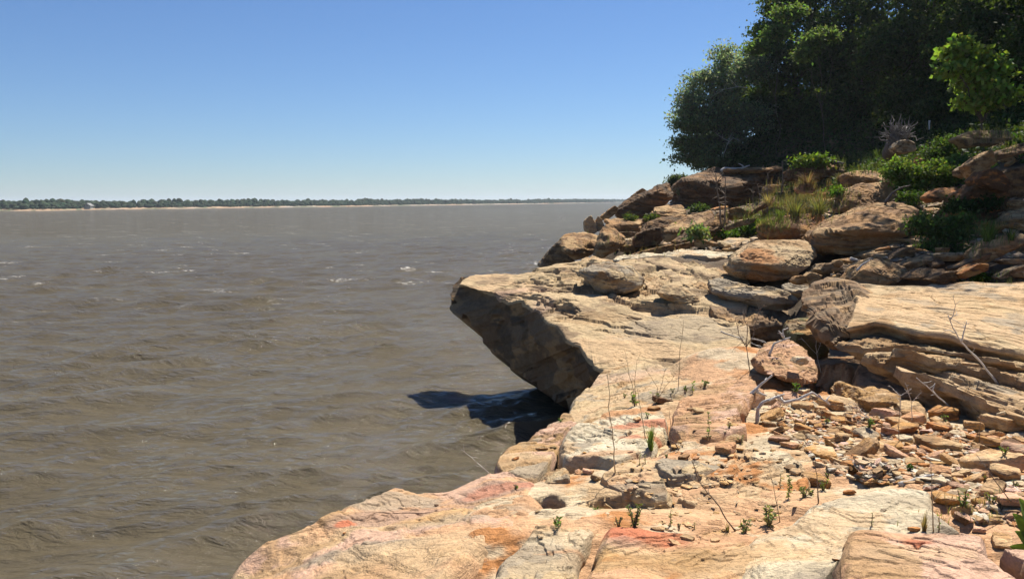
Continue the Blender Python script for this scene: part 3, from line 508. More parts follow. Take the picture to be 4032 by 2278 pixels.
pp, yy = ypts(5, [(1195, 780, 9.9), (1500, 780, 9.6), (1800, 950, 9.0), (2500, 1080, 8.4), (2400, 1180, 8.0), (2000, 1110, 8.4), (1700, 1030, 8.8), (1480, 1010, 9.1), (1180, 960, 9.5)])
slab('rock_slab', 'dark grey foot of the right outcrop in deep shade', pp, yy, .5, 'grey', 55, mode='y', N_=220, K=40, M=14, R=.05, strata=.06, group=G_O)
boulder('boulder', 'terracotta triangular block leaning in front of the dark recess', 5, [(655, 588, 1.0), (700, 610, .85), (800, 710, .5), (870, 820, .15), (880, 920, -.1), (800, 930, -.15), (640, 905, -.15), (480, 860, -.1), (420, 790, .1), (440, 745, .3), (520, 650, .75)], 8.75, 'red', 56, cuts=1, thick=.4, sub=6, rough=.02, strata=.02, flake=.015, bed=(.25, -.5, .8))
boulder('rock', 'pale lichen dotted stone lying on the terracotta block', 5, [(690, 770), (720, 730), (770, 725), (810, 750), (800, 780), (740, 790)], 8.55, 'white', 57, thick=.2, sub=4)
boulder('boulder', 'tan corner block half shaded at the foot of the outcrop', 5, [(1135, 1060, .2), (1165, 965, .3), (1220, 990, .1), (1350, 1035, .1), (1290, 1110, -.1), (1310, 1160, -.1), (1320, 1225, -.15), (1130, 1180, 0)], 8.2, 'ochre', 58, thick=.5, rough=.02)
boulder('boulder', 'brown humped stone against the dark foot of the outcrop', 5, [(1290, 1090), (1380, 1030, .2), (1460, 1003, .25), (1560, 1040, .1), (1560, 1100), (1430, 1140), (1320, 1145)], 8.0, 'ochre', 59, thick=.4)

# ------------------------------------------------------------------ boulders of the bank (traced corners, metres from the camera)
G_B = 'boulders on the lake bank'
BL = [
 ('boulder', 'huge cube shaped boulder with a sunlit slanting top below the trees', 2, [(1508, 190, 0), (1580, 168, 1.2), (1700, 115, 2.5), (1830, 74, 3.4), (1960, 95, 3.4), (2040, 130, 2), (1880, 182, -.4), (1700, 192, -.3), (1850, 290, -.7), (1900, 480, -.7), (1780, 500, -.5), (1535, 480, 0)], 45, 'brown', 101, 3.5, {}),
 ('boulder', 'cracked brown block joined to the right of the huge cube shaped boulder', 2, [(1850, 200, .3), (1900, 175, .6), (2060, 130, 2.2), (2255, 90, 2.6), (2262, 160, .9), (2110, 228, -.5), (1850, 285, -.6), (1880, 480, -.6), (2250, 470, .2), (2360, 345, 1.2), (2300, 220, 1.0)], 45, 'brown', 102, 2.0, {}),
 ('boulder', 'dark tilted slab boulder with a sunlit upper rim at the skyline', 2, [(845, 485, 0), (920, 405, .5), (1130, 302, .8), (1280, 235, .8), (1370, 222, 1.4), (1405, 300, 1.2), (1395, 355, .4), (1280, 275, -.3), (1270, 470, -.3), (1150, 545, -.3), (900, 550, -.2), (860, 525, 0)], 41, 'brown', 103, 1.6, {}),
 ('boulder', 'pointed tan slab rising behind the dark tilted boulder', 2, [(930, 398), (1020, 325), (1110, 258), (1150, 285), (1140, 380), (1000, 420)], 43.5, 'tan', 104, 1.0, {}),
 ('boulder', 'small sunlit slab sloping down to the lake', 2, [(680, 552), (740, 500), (830, 434), (862, 458), (845, 505), (790, 540), (750, 575), (690, 570)], 40, 'tan', 105, 1.0, {}),
 ('boulder', 'jagged twin peaked cream rock at the water side', 2, [(518, 590), (545, 560), (583, 538), (600, 560), (640, 625), (640, 700), (610, 722), (525, 690)], 36, 'cream', 106, .8, {}),
 ('boulder', 'smaller jagged cream rock touching the twin peaked rock', 2, [(630, 590), (660, 544), (700, 575), (715, 640), (700, 680), (640, 700)], 36.2, 'cream', 107, .6, {}),
 ('boulder', 'flat topped tan boulder above the dark waterside block', 2, [(262, 800, .4), (330, 735, 1.2), (520, 704, 1.6), (650, 742, 1.3), (682, 800, .9), (640, 880, .3), (560, 935, .1), (440, 985, 0), (400, 905, -.5), (300, 880, -.3), (560, 815, .2)], 33, 'tan', 108, 1.2, {}),
 ('boulder', 'black shaded block standing in the lake edge', 2, [(60, 1035), (85, 1000), (135, 930), (220, 895), (230, 830), (270, 800), (400, 905), (430, 985), (430, 1180), (120, 1180), (80, 1090)], 33.3, 'grey', 109, 1.6, {}),
 ('boulder', 'triangular grey topped boulder among the waterside rocks', 2, [(752, 628, .7), (800, 640, .8), (918, 765, .4), (930, 810, .2), (870, 860, -.1), (700, 965, -.3), (625, 955, -.2), (650, 865, -.3), (800, 800, -.4), (690, 705, .2)], 32, 'tan', 110, .9, {}),
 ('rock_slab', 'horizontal block slab with a dark front behind the triangular boulder', 2, [(720, 580, 1), (900, 568, 1.2), (1110, 588, 1.1), (1060, 622, 0), (780, 640, 0), (1085, 705, 0), (860, 692, 0), (790, 660, 0)], 35.5, 'tan', 111, .8, {}),
 ('rock_slab', 'dark slab lying under the horizontal block slab', 2, [(870, 700), (1060, 705), (1070, 740), (1000, 760), (890, 740)], 35, 'grey', 112, .8, {}),
 ('rock_slab', 'stack of flat sunlit plates left of the huge cube shaped boulder', 2, [(1208, 500, 0), (1250, 460, .6), (1370, 440, 1), (1510, 438, 1), (1560, 520, .3), (1490, 560, 0), (1330, 582, 0), (1230, 535, 0)], 39, 'lit', 113, 1.0, dict(strata=.07, bfreq=9)),
 ('rock_slab', 'leaning dark slab above the grassy gap', 2, [(1130, 690), (1180, 605, .3), (1290, 560, .5), (1560, 528, .8), (1480, 620, .2), (1300, 650), (1270, 720), (1160, 745)], 34, 'brown', 114, .8, {}),
 ('boulder', 'shaded block below the leaning dark slab', 2, [(1030, 780), (1060, 720), (1130, 690), (1290, 650), (1320, 780), (1280, 830), (1160, 830), (1040, 860)], 32.5, 'dull' if False else 'brown', 115, 1.0, {}),
 ('rock_slab', 'broad tilted tan slab with its lower end in weeds', 2, [(1325, 690, -.3), (1450, 622, .3), (1600, 532, 1), (1800, 500, 1.4), (1832, 550, 1), (1720, 640, .2), (1600, 690, -.2), (1480, 770, -.3), (1350, 795, -.3), (1470, 700, -.5)], 30.5, 'tan', 116, .7, {}),
 ('rock_slab', 'long plank like slab rising toward the dry stalks', 2, [(1400, 815, -1.4), (1480, 825, -1.5), (1560, 742, -1), (1700, 645, -.5), (1900, 525, .2), (1990, 475, .4), (1960, 640, -.2), (1700, 722, -.8)], 29, 'brown', 117, .5, {}),
 ('boulder', 'rounded orange boulder on top of the plank like slab', 2, [(1940, 500), (1990, 470), (2080, 455), (2200, 495), (2150, 560), (2060, 575), (1990, 560)], 29.3, 'ochre', 118, .7, {}),
 ('rock_slab', 'thin brown slab running uphill beside the dead stalks', 2, [(2110, 570), (2200, 505), (2330, 420), (2440, 340, 1), (2452, 368, 1), (2350, 450), (2220, 540), (2120, 590)], 30, 'brown', 119, .4, {}),
 ('rock_slab', 'grey slab edge under the thin brown slab', 2, [(1950, 650), (2100, 585), (2260, 560), (2250, 600), (2100, 640), (1960, 685)], 27, 'grey', 120, .5, {}),
 ('rock', 'blunt brown stone in front of the broad tilted slab', 2, [(1412, 850), (1520, 820), (1640, 798), (1672, 850), (1560, 890), (1420, 912)], 25, 'brown', 121, .5, {}),
 ('rock_slab', 'long low tan slab behind the thin pale slab', 2, [(1000, 935), (1200, 878), (1430, 828), (1440, 890), (1350, 915), (1060, 948)], 24.5, 'tan', 122, .6, {}),
 ('rock', 'flaky orange stone beside the pale shelf slab', 2, [(1670, 840), (1740, 770), (1830, 800), (1840, 840), (1760, 870), (1690, 870)], 24.5, 'ochre', 123, .4, {}),
 ('rock_slab', 'pale sunlit shelf slab in front of the green weeds', 2, [(1868, 812, 0), (2000, 768, .9), (2280, 775, .9), (2150, 832, 0), (1945, 862, -.2)], 23.5, 'cream', 124, .5, {}),
 ('rock_slab', 'flat grey slab poking out from under the pale rounded boulder', 2, [(2010, 870), (2100, 850), (2250, 850), (2200, 900), (2100, 910)], 21.5, 'grey', 125, .5, {}),
 ('boulder', 'grey brown boulder resting on the overhanging ledge', 4, [(1110, 130, .2), (1200, 85, .5), (1340, 64, .7), (1500, 100, .5), (1598, 182, .3), (1570, 245, .1), (1430, 285, -.1), (1385, 298, -.1), (1260, 272, 0), (1200, 200, -.1), (1280, 130, -.3)], 17.5, 'grey', 126, .8, dict(sub=6)),
 ('boulder', 'small layered boulder perched over a shadow behind the ledge', 4, [(1715, 285), (1760, 240, .2), (1860, 245, .3), (1960, 295, .2), (2025, 345, .1), (2000, 395), (1900, 395), (1790, 340), (1740, 320)], 16.5, 'lit', 127, .5, dict(strata=.06, bfreq=12)),
 ('boulder', 'pale rounded boulder with an orange patch above the layered slabs', 0, [(2882, 1052), (2900, 1018, .1), (2955, 972, .5), (2992, 956, .9), (3100, 957, 1.1), (3170, 952, 1.1), (3207, 975, .8), (3213, 1002, .5), (3195, 1042, .2), (3150, 1075), (3060, 1102, -.1), (2990, 1106, -.1), (2930, 1097), (3050, 1040, -.25)], 17.9, 'lit', 128, 1.0, dict(sub=6)),
 ('boulder', 'big brown boulder dappled with tree shade right of centre', 3, [(555, 825), (560, 705), (650, 640, .4), (850, 540, 1), (1100, 430, 1.6), (1300, 395, 1.8), (1500, 430, 1.6), (1570, 470, 1.2), (1430, 600, .2), (1400, 690), (1300, 865, -.1), (1150, 935), (900, 925), (760, 885, -.1), (1000, 640, -.2)], 18.6, 'tan', 129, 1.4, dict(sub=6)),
 ('boulder', 'orange slab with a dark red brown streaked top', 3, [(0, 610), (150, 560, .5), (380, 512, .9), (550, 508, 1), (640, 588, .6), (632, 640, .3), (550, 690, .1), (480, 742), (320, 780), (100, 785), (20, 700, -.1)], 20.6, 'orange', 130, .9, dict(sub=6)),
 ('boulder', 'brown boulder with a shaded round top at the bush edge', 3, [(798, 445), (850, 285, .4), (1000, 210, .9), (1200, 203, 1), (1330, 300, .6), (1305, 365, .2), (1050, 445), (850, 485)], 23.5, 'tan', 131, 1.0, {}),
 ('rock', 'flat orange rock beside the leafy bush', 3, [(1640, 335), (1700, 290, .2), (1760, 253, .4), (1920, 250, .5), (1932, 300, .2), (1790, 360), (1700, 382)], 20, 'orange', 132, .5, {}),
 ('boulder', 'round brown boulder high on the shaded slope', 3, [(2142, 155), (2200, 80), (2300, 54), (2390, 110), (2445, 200), (2420, 290), (2280, 255), (2170, 205)], 18.7, 'umber', 133, .7, {}),
 ('boulder', 'large red brown boulder in shade below the round boulder', 3, [(1880, 560), (1960, 400), (2040, 262), (2150, 190), (2280, 250), (2440, 300), (2400, 460), (2250, 560), (2000, 620)], 19.0, 'umber', 134, 1.0, {}),
 ('boulder', 'dark boulder behind the round brown boulder at the right edge', 3, [(2370, 120), (2450, 60), (2600, 40), (2700, 200), (2600, 330), (2450, 330)], 19.6, 'brown', 135, .9, {}),
 ('rock_slab', 'thick tan slab leaning at the right edge above the outcrop', 3, [(2165, 865), (2300, 765, .2), (2400, 722, .3), (2580, 705, .3), (2640, 760, .2), (2560, 795), (2400, 865), (2250, 955), (2170, 975), (2120, 935)], 14, 'tan', 136, .5, {}),
 ('rock_slab', 'narrow brown slab in front of the thick leaning slab', 3, [(1890, 1035), (2100, 960), (2262, 888), (2240, 950), (2000, 1065), (1930, 1080)], 13.9, 'brown', 137, .35, {}),
 ('rock', 'bright orange angular rock behind the outcrop', 3, [(1955, 1095), (2060, 1035), (2150, 990), (2230, 1000), (2225, 1050), (2120, 1100), (2000, 1135)], 13.2, 'orange', 138, .35, {}),
 ('boulder', 'dappled pale boulder behind the left end of the outcrop', 3, [(895, 1145), (980, 1045), (1060, 1000, .2), (1150, 955, .4), (1190, 1000, .4), (1400, 1022, .4), (1455, 1080, .2), (1350, 1155), (1150, 1205), (950, 1195)], 14.2, 'lit', 139, .7, {}),
 ('rock', 'brown rock wedged above the dappled pale boulder', 3, [(1245, 965), (1330, 890), (1410, 845), (1505, 840), (1510, 885), (1460, 965), (1350, 1005)], 15.6, 'brown', 140, .5, {}),
 ('rock', 'flat shaded stone in the dark gap behind the dappled boulder', 3, [(565, 1055), (620, 1000), (750, 985), (850, 1018), (930, 1062), (800, 1105), (620, 1092)], 16.6, 'grey', 141, .6, {}),
 ('rock', 'small round tan stone on the flat shaded stone', 3, [(712, 990), (735, 960), (765, 950), (802, 972), (802, 1020), (730, 1025)], 16.5, 'tan', 142, .25, dict(sub=4)),
 ('rock', 'small ochre stone in front of the pale rounded boulder', 3, [(308, 1165), (340, 1120), (390, 1108), (432, 1122), (440, 1185), (370, 1205)], 16.1, 'ochre', 143, .3, dict(sub=4)),
 ('rock', 'pale wedge stone right of the small ochre stone', 3, [(428, 1115), (480, 1075), (600, 1106), (545, 1150), (552, 1190), (470, 1195)], 16.0, 'lit', 144, .3, dict(sub=4)),
 ('rock', 'sunlit flat stone uphill of the dappled pale boulder', 3, [(1385, 1005), (1540, 960, .2), (1680, 898, .3), (1685, 960), (1540, 1005), (1450, 1055)], 14.6, 'tan', 145, .35, {}),
 ('rock', 'dull brown slab behind the outcrop top edge', 3, [(1435, 1135), (1600, 1042, .2), (1800, 1050, .2), (1790, 1105), (1600, 1155)], 13.7, 'brown', 146, .4, {}),
 ('rock', 'low dark rock between the orange rock and dull slab', 3, [(1650, 1150), (1800, 1080), (1960, 1060), (1950, 1130), (1800, 1190)], 13.4, 'brown', 147, .4, {}),
 ('rock', 'pinkish rock against the dry grass', 3, [(340, 250), (380, 215), (460, 215), (520, 260), (500, 300), (380, 300)], 33, 'mauve', 148, .5, dict(sub=4)),
 ('rock_slab', 'tan flat slab under the grass clump by the leafy bush', 3, [(820, 115), (880, 95, .6), (1050, 85, .8), (1215, 120, .8), (1210, 175, .1), (1050, 180), (930, 200), (840, 225)], 28.5, 'tan', 149, .8, {}),
 ('boulder', 'black square block under the tree line', 1, [(785, 1150), (870, 1130, 1), (945, 1128, 1), (955, 1290), (880, 1300), (800, 1290)], 46.5, 'brown', 150, 2, {}),
 ('rock_slab', 'dark shelf under bright ground cover at the tree line', 1, [(1005, 1135), (1150, 1125, .6), (1375, 1095, .8), (1380, 1150), (1250, 1195), (1020, 1195)], 40, 'brown', 151, 1.4, {}),
 ('rock_slab', 'thin overhanging ledge of stone by the driftwood', 1, [(560, 1140), (720, 1133, .5), (960, 1122, .8), (960, 1135), (760, 1150), (600, 1152)], 46, 'tan', 152, 1.2, {}),
 ('rock_slab', 'long grey slab high at the right edge above the weeds', 1, [(2115, 925), (2250, 873, .3), (2480, 878, .3), (2500, 930), (2420, 960), (2200, 975)], 24.5, 'grey', 153, .6, {}),
 ('rock_slab', 'sloping brown slab running to the right edge', 1, [(2350, 1045), (2450, 1000, .2), (2600, 955, .3), (2620, 1010), (2480, 1050), (2380, 1075)], 22, 'brown', 154, .5, {}),
 ('rock_slab', 'tilted sharp edged slab above the round brown boulder', 1, [(2195, 1110), (2280, 1050), (2365, 1005), (2395, 1090), (2300, 1135), (2250, 1200)], 21, 'tan', 155, .5, {}),
 ('rock_slab', 'grey slab in shade behind the tilted sharp slab', 1, [(2140, 1140), (2190, 1105), (2260, 1120), (2200, 1190), (2150, 1170)], 21.6, 'grey', 156, .4, {}),
 ('rock', 'narrow upright stone beside the huge cube shaped boulder', 2, [(1465, 195), (1490, 190), (1520, 260), (1515, 300), (1480, 270)], 46, 'tan', 157, .6, {}),
 ('rock_slab', 'grey slab at the right edge over dead twigs', 3, [(2390, 960), (2480, 945), (2640, 950), (2620, 990), (2450, 995)], 13.5, 'grey', 158, .4, {}),
 ('rock_slab', 'pale plank like slab pointing up at the right edge', 3, [(2330, 1130), (2450, 1060), (2620, 1000), (2620, 1040), (2480, 1100), (2360, 1145)], 12.9, 'grey', 159, .25, {}),
]
for (nm, lab, k, pts, Y, pal, sd_, th, kw) in BL:
    kw = dict(kw); xs_ = [S(k, q[0], q[1])[0] for q in pts]; kw.setdefault('sub', 6 if max(xs_) - min(xs_) > 170 else 5)
    sp_ = ()
    if sd_ == 128:
        a = atY(2990, 1000, 18.0); b_ = atY(2960, 1060, 17.8); sp_ = [(a[0], a[1], (.5, .5), 'orange', .8)]
    if sd_ == 130:
        a = atY(*S(3, 200, 600), 21); sp_ = [(a[0], a[1], (.9, .5), 'umber', .9)]
    boulder(nm, lab, k, pts, Y, pal, sd_, thick=th, group=G_B, spots=sp_, tone=(.70, .62, .55) if sd_ in (101, 102, 103, 109, 115, 150, 151) else (1, 1, 1) if sd_ in (106, 107, 124, 126, 127, 128) else (.92, .82, .70), **kw)  # lowest tone: darker colour put in to deepen the shaded block fronts
# ------------------------------------------------------------------ lake
def build_water():
    rng = np.random.RandomState(5); waves = []
    for k in range(190):
        lam = .22 * (6.0 / .22) ** (rng.rand() ** 1.2); th = math.radians(298 + rng.normal() * 24)
        pk = math.exp(-((math.log(lam / 2.2)) / .75) ** 2); A_ = .0074 * lam * (.80 + .2 * pk) * (1 - .62 * sst(1.6, 4, lam)) * (.6 + .8 * rng.rand())
        waves.append((lam, th, A_, rng.rand() * 6.28))
    r = [3.0]
    while r[-1] < 140: r.append(r[-1] * 1.0052)
    while r[-1] < 4600: r.append(r[-1] * 1.035)
    r = np.array(r); th = np.radians(np.concatenate((np.linspace(-78, -36, 90)[:-1], np.linspace(-36, 14, 640), np.linspace(14, 70, 60)[1:])))
    R, T = np.meshgrid(r, th, indexing='ij'); X0 = (R * np.sin(T)).ravel(); Y0 = (R * np.cos(T)).ravel(); rr = R.ravel()
    Z = np.zeros_like(X0); DX = Z.copy(); DY = Z.copy(); gust = .75 + .5 * fbm(np.c_[X0 / 9, Y0 / 9, 0 * X0], 2, 4)
    for lam, t, A_, ph in waves:
        k = 2 * math.pi / lam; a = A_ * np.clip((lam / (rr * .011) - .6), 0, 1); a *= 1 - sst(50, 140, rr); p = k * (X0 * math.cos(t) + Y0 * math.sin(t)) + ph
        Z += a * np.cos(p); s = np.sin(p) * a * .85; DX -= s * math.cos(t); DY -= s * math.sin(t)
    V = np.c_[X0 + DX * gust, Y0 + DY * gust, Z * gust]; n, m = R.shape
    i = np.arange(n - 1)[:, None] * m + np.arange(m - 1)[None]; Q = np.stack([i, i + 1, i + m + 1, i + m], -1).reshape(-1, 4)
    foam = .8 * sst(.31, .42, V[:, 2] + .10 * fbm(np.c_[X0 * .4, Y0 * .4, 0 * X0], 3, 8)) * sst(.1, .35, fbm(np.c_[X0 * 5, Y0 * 7, 0 * X0], 4, 14))
    return V, Q, foam
def water_material():
    m, t, out = new_mat('lake_water'); geo = N(t, 'ShaderNodeNewGeometry'); P = geo.outputs['Position']
    def mapped(sc, rz):
        q = N(t, 'ShaderNodeMapping'); q.inputs['Scale'].default_value = sc; q.inputs['Rotation'].default_value = (0, 0, rz); t.links.new(P, q.inputs['Vector']); return q.outputs[0]
    n1 = noise(t, mapped((1.0, 2.6, 1), -.62), 2.2, 6, .62, .7); n2 = noise(t, mapped((1, 2.2, 1), -.62), 9, 5, .65, .5); n3 = noise(t, mapped((.5, 1.2, 1), -.62), .55, 5, .6, .4)
    def ma(x, k, y=None):
        q = N(t, 'ShaderNodeMath', operation='MULTIPLY_ADD'); t.links.new(x, q.inputs[0]); q.inputs[1].default_value = k
        if y is None: q.inputs[2].default_value = 0
        else: t.links.new(y, q.inputs[2])
        return q.outputs[0]
    h = ma(n1.outputs[0], .12); h = ma(n2.outputs[0], .022, h); h = ma(n3.outputs[0], .30, h)
    bp = N(t, 'ShaderNodeBump'); bp.inputs['Strength'].default_value = .75; bp.inputs['Distance'].default_value = 1.0; t.links.new(h, bp.inputs['Height'])
    # silt clouds
    sl = noise(t, mapped((1, 1.6, 1), 0), .09, 4, .5, .4); cr = ramp(t, sl.outputs[0], ((.3, (.090, .073, .044)), (.7, (.103, .085, .053))))
    at = N(t, 'ShaderNodeAttribute', attribute_name='Col')
    # breaking crests: short white streaks
    f1 = noise(t, mapped((.20, .62, 1), -.12), 1.0, 5, .62, .3); fr = ramp(t, f1.outputs[0], ((.615, 0.0), (.65, 1.0)))
    f2 = noise(t, P, 5.0, 4, .7); fr2 = ramp(t, f2.outputs[0], ((.46, 0.0), (.6, 1.0)))
    mu = N(t, 'ShaderNodeMath', operation='MULTIPLY'); t.links.new(fr.outputs[0], mu.inputs[0]); t.links.new(fr2.outputs[0], mu.inputs[1])
    dist = N(t, 'ShaderNodeSeparateXYZ'); t.links.new(P, dist.inputs[0]); dr = N(t, 'ShaderNodeMapRange'); dr.inputs[1].default_value = 24; dr.inputs[2].default_value = 50; t.links.new(dist.outputs[1], dr.inputs[0])
    mu2 = N(t, 'ShaderNodeMath', operation='MULTIPLY'); t.links.new(mu.outputs[0], mu2.inputs[0]); t.links.new(dr.outputs[0], mu2.inputs[1])
    mx = N(t, 'ShaderNodeMath', operation='MAXIMUM'); t.links.new(mu2.outputs[0], mx.inputs[0])
    sf = N(t, 'ShaderNodeSeparateColor'); t.links.new(at.outputs['Color'], sf.inputs[0]); t.links.new(sf.outputs[0], mx.inputs[1])
    fk = N(t, 'ShaderNodeMath', operation='MULTIPLY'); t.links.new(mx.outputs[0], fk.inputs[0]); fk.inputs[1].default_value = .55
    c = mix(t, cr.outputs[0], (.62, .58, .5), fk.outputs[0], 'MIX')
    b = N(t, 'ShaderNodeBsdfDiffuse'); t.links.new(c, b.inputs['Color']); gl = N(t, 'ShaderNodeBsdfGlossy'); fz = N(t, 'ShaderNodeFresnel'); fz.inputs['IOR'].default_value = 1.33; t.links.new(bp.outputs[0], fz.inputs['Normal'])
    fm = N(t, 'ShaderNodeMath', operation='MINIMUM'); t.links.new(fz.outputs[0], fm.inputs[0]); fm.inputs[1].default_value = .28
    rgh = ma(fk.outputs[0], .5); ra = N(t, 'ShaderNodeMath', operation='ADD'); t.links.new(rgh, ra.inputs[0]); ra.inputs[1].default_value = .05; t.links.new(ra.outputs[0], gl.inputs['Roughness'])
    t.links.new(bp.outputs[0], gl.inputs['Normal']); t.links.new(bp.outputs[0], b.inputs['Normal']); ms = N(t, 'ShaderNodeMixShader'); t.links.new(fm.outputs[0], ms.inputs[0]); t.links.new(b.outputs[0], ms.inputs[1]); t.links.new(gl.outputs[0], ms.inputs[2]); t.links.new(ms.outputs[0], out.inputs[0]); return m
V, Q, foam = build_water()
o = link('lake_water', mesh_data('lake_water', V, [Q], water_material(), np.repeat(foam[:, None], 3, 1))); o['kind'] = 'structure'; o['label'] = 'choppy brown lake water'

# ------------------------------------------------------------------ far shore
fs = [(-900, 836), (-300, 833), (0, 831.5), (160, 831.5), (330, 827), (650, 823.5), (1000, 818.5), (1300, 815), (1600, 810), (1850, 806.5), (2100, 803), (2300, 799.5), (2420, 796.5), (2560, 795.0), (2900, 792.5)]
FS = np.array([atZ(x, y, .1) for x, y in fs])
def shore_at(n):
    s = np.arange(len(fs)); x = np.linspace(0, len(fs) - 1, n); return np.c_[[np.interp(x, s, FS[:, k]) for k in range(3)]].T
def far_shore():
    n = 900; B = shore_at(n); dirn = B / np.linalg.norm(B[:, :2], axis=1)[:, None]; dirn[:, 2] = 0
    prof = [(-25, -1.2), (0, 0), (6, .35), (16, 1.0), (24, 1.45), (60, 1.7), (220, 2.0), (900, 2.6)]; V = []
    for k, (d, z) in enumerate(prof):
        jit = fbm(np.c_[np.arange(n) / 9, np.full(n, k), np.zeros(n)], 4, 5)
        q = B + dirn * (d + (7 * jit if 0 < k < 6 else 0 * jit))[:, None]; q[:, 2] = z * (1 + .35 * jit if 1 < k < 5 else 1); V.append(q)
    V = np.vstack(V); m = len(prof); i = np.arange(m - 1)[:, None] * n + np.arange(n - 1)[None]; Q = np.stack([i, i + 1, i + n + 1, i + n], -1).reshape(-1, 4)
    u = np.tile(np.arange(n), m); a = np.array((.42, .29, .18)); b = np.array((.40, .34, .26)); c = np.array((.12, .14, .07))
    w1 = sst(-.2, .3, fbm(np.c_[u / 40., 0 * u, 0 * u], 3, 9) + (u / n - .55) * 1.3)[:, None]; col = a + (b - a) * w1; row = np.repeat(np.arange(m), n)
    g = np.maximum(sst(.05, .3, fbm(np.c_[u / 14., row * .7, 0 * u], 3, 19))[:, None] * (row >= 2)[:, None], (row >= 5)[:, None] * 1.0); col = col + (c - col) * g
    pal_ = np.where((row <= 1)[:, None], .55, 0); col = col + (np.array((.52, .44, .34)) - col) * pal_
    o = link('far_shore', mesh_data('far_shore', V, [Q], ROCK, col)); o['kind'] = 'structure'; o['label'] = 'sandy far shore across the lake'
    # wooded skyline
    rng = np.random.RandomState(3); mb = MB(); D, F = ico(2); LV, LF, LC = [], [], []
    sm = shore_at(1500); dn = sm / np.linalg.norm(sm[:, :2], axis=1)[:, None]; dn[:, 2] = 0; seg = np.linalg.norm(np.diff(sm, axis=0), axis=1); seg = np.append(seg, seg[-1])
    env = 1 + .20 * fbm(np.c_[np.arange(1500) / 60., np.zeros(1500), np.zeros(1500)], 4, 29)
    for row, (off, hh, step) in enumerate([(20, .26, 2.2), (26, .5, 2.6), (34, .72, 3.2), (46, .9, 3.4), (60, 1.0, 3.4)]):
        acc = 0
        for q in range(1500):
            acc += seg[q]
            while acc > step:
                acc -= step * (.6 + .8 * rng.rand()); p = sm[q] + dn[q] * (off + rng.normal() * 3) + np.array((rng.normal(), rng.normal(), 0))
                big = math.hypot(*sm[q, :2]); h = 5.4 * hh * env[q] * (.84 + .28 * rng.rand()); rx = (1.5 + 1.0 * rng.rand()) * (.7 + .5 * hh); 
                s1 = rng.randint(1000); rad = 1 + .28 * D[:, :] @ rng.normal(size=3) * .5 + .22 * perlin(D * 2.2 + s1, s1)
                VV = D * rad[:, None] * np.array((rx, rx, h * .52)) + p + np.array((0, 0, 1.2 + h * .48))
                base = np.array((.030, .047, .024)) * (.7 + .7 * rng.rand()) * np.array((1 + .25 * rng.normal() * .6, 1, 1)); mb.add(VV, F, col=np.clip(base, .01, .2) * (.8 + .4 * rng.rand(len(VV), 1)))
                if acc > 30: acc = 0
    o = link('far_wood', mb.mesh('far_wood', LEAFM, True)); tag(o, 'dark green wood along the far shore', 'wood', kind='stuff')
def lump_mat():
    m, t, out = new_mat('distant_foliage'); geo = N(t, 'ShaderNodeNewGeometry'); at = N(t, 'ShaderNodeAttribute', attribute_name='Col')
    n = noise(t, geo.outputs['Position'], 1.3, 5, .7); c = mix(t, at.outputs['Color'], ramp(t, n.outputs[0], ((.3, .55), (.7, 1.5))).outputs[0], 1.0)
    b = N(t, 'ShaderNodeBsdfPrincipled'); b.inputs['Roughness'].default_value = .9; b.inputs['Specular IOR Level'].default_value = .1; t.links.new(c, b.inputs['Base Color'])
    bp = N(t, 'ShaderNodeBump'); bp.inputs['Strength'].default_value = 1; bp.inputs['Distance'].default_value = .8; t.links.new(n.outputs[0], bp.inputs['Height']); t.links.new(bp.outputs[0], b.inputs['Normal'])
    t.links.new(b.outputs[0], out.inputs[0]); return m
LEAFM = lump_mat()
far_shore()
# ------------------------------------------------------------------ placing on what is built so far
bpy.context.view_layer.update(); DG = bpy.context.evaluated_depsgraph_get()
def hit_px(px, py, miny=0.0):
    d = ray(px, py).normalized(); o_ = Vector((0, 0, EYE)) + d * miny
    ok, loc, nor, fi, ob, mt = SC.ray_cast(DG, o_, d)
    if not ok or (ob and ob.name.startswith('lake')): return None, None
    return np.array(loc[:]), np.array(nor[:])
def hit(k, u, v): return hit_px(*S(k, u, v))
def drop(x, y, z=30):
    ok, loc, nor, fi, ob, mt = SC.ray_cast(DG, Vector((x, y, z)), Vector((0, 0, -1)))
    return (np.array(loc[:]), np.array(nor[:]), ob) if ok else (None, None, None)

# ------------------------------------------------------------------ loose stones
def stone_mesh(name, wd, dp, th, pal, seed, sub=4, tilt=.2, rough=.02, n=None):
    rng = np.random.RandomState(seed); n = n or rng.randint(4, 7); a = np.sort(rng.rand(n) * 2 * np.pi); a = np.linspace(0, 2 * np.pi, n, endpoint=False) + rng.normal(size=n) * .3
    rr = .72 + .45 * rng.rand(n); P = []
    for zf, sc in ((-.5, .92 + .1 * rng.rand()), (.35, 1.0), (.5, .9 + .09 * rng.rand())):
        ox, oy = rng.normal(size=2) * .05
        for q in range(n): P.append((math.cos(a[q]) * rr[q] * wd / 2 * sc + ox * wd, math.sin(a[q]) * rr[q] * dp / 2 * sc + oy * dp, zf * th * (1 + .25 * rng.normal() * (zf > 0))))
    R_ = np.array(Matrix.Rotation(rng.normal() * tilt, 3, 'X') @ Matrix.Rotation(rng.normal() * tilt, 3, 'Y') @ Matrix.Rotation(rng.normal() * .35, 3, 'Z'))
    P = np.array(P) @ R_.T
    V, F, c = rock_shape(P, seed % 97, sub, rough=.004, strata=.03, flake=.009, bed=R_[:, 2], bfreq=9, cuts=3)
    V = V + c; col = paint(V + rng.rand(3) * 40, pal, seed % 89, .35)
    col = col * (.95 + .2 * rng.rand()) * np.array((1.05, .98, .9)); return mesh_data(name, V, [F], ROCK, np.clip(col, 0, .85), False)
G_R = 'loose stones of the rubble under the right outcrop'
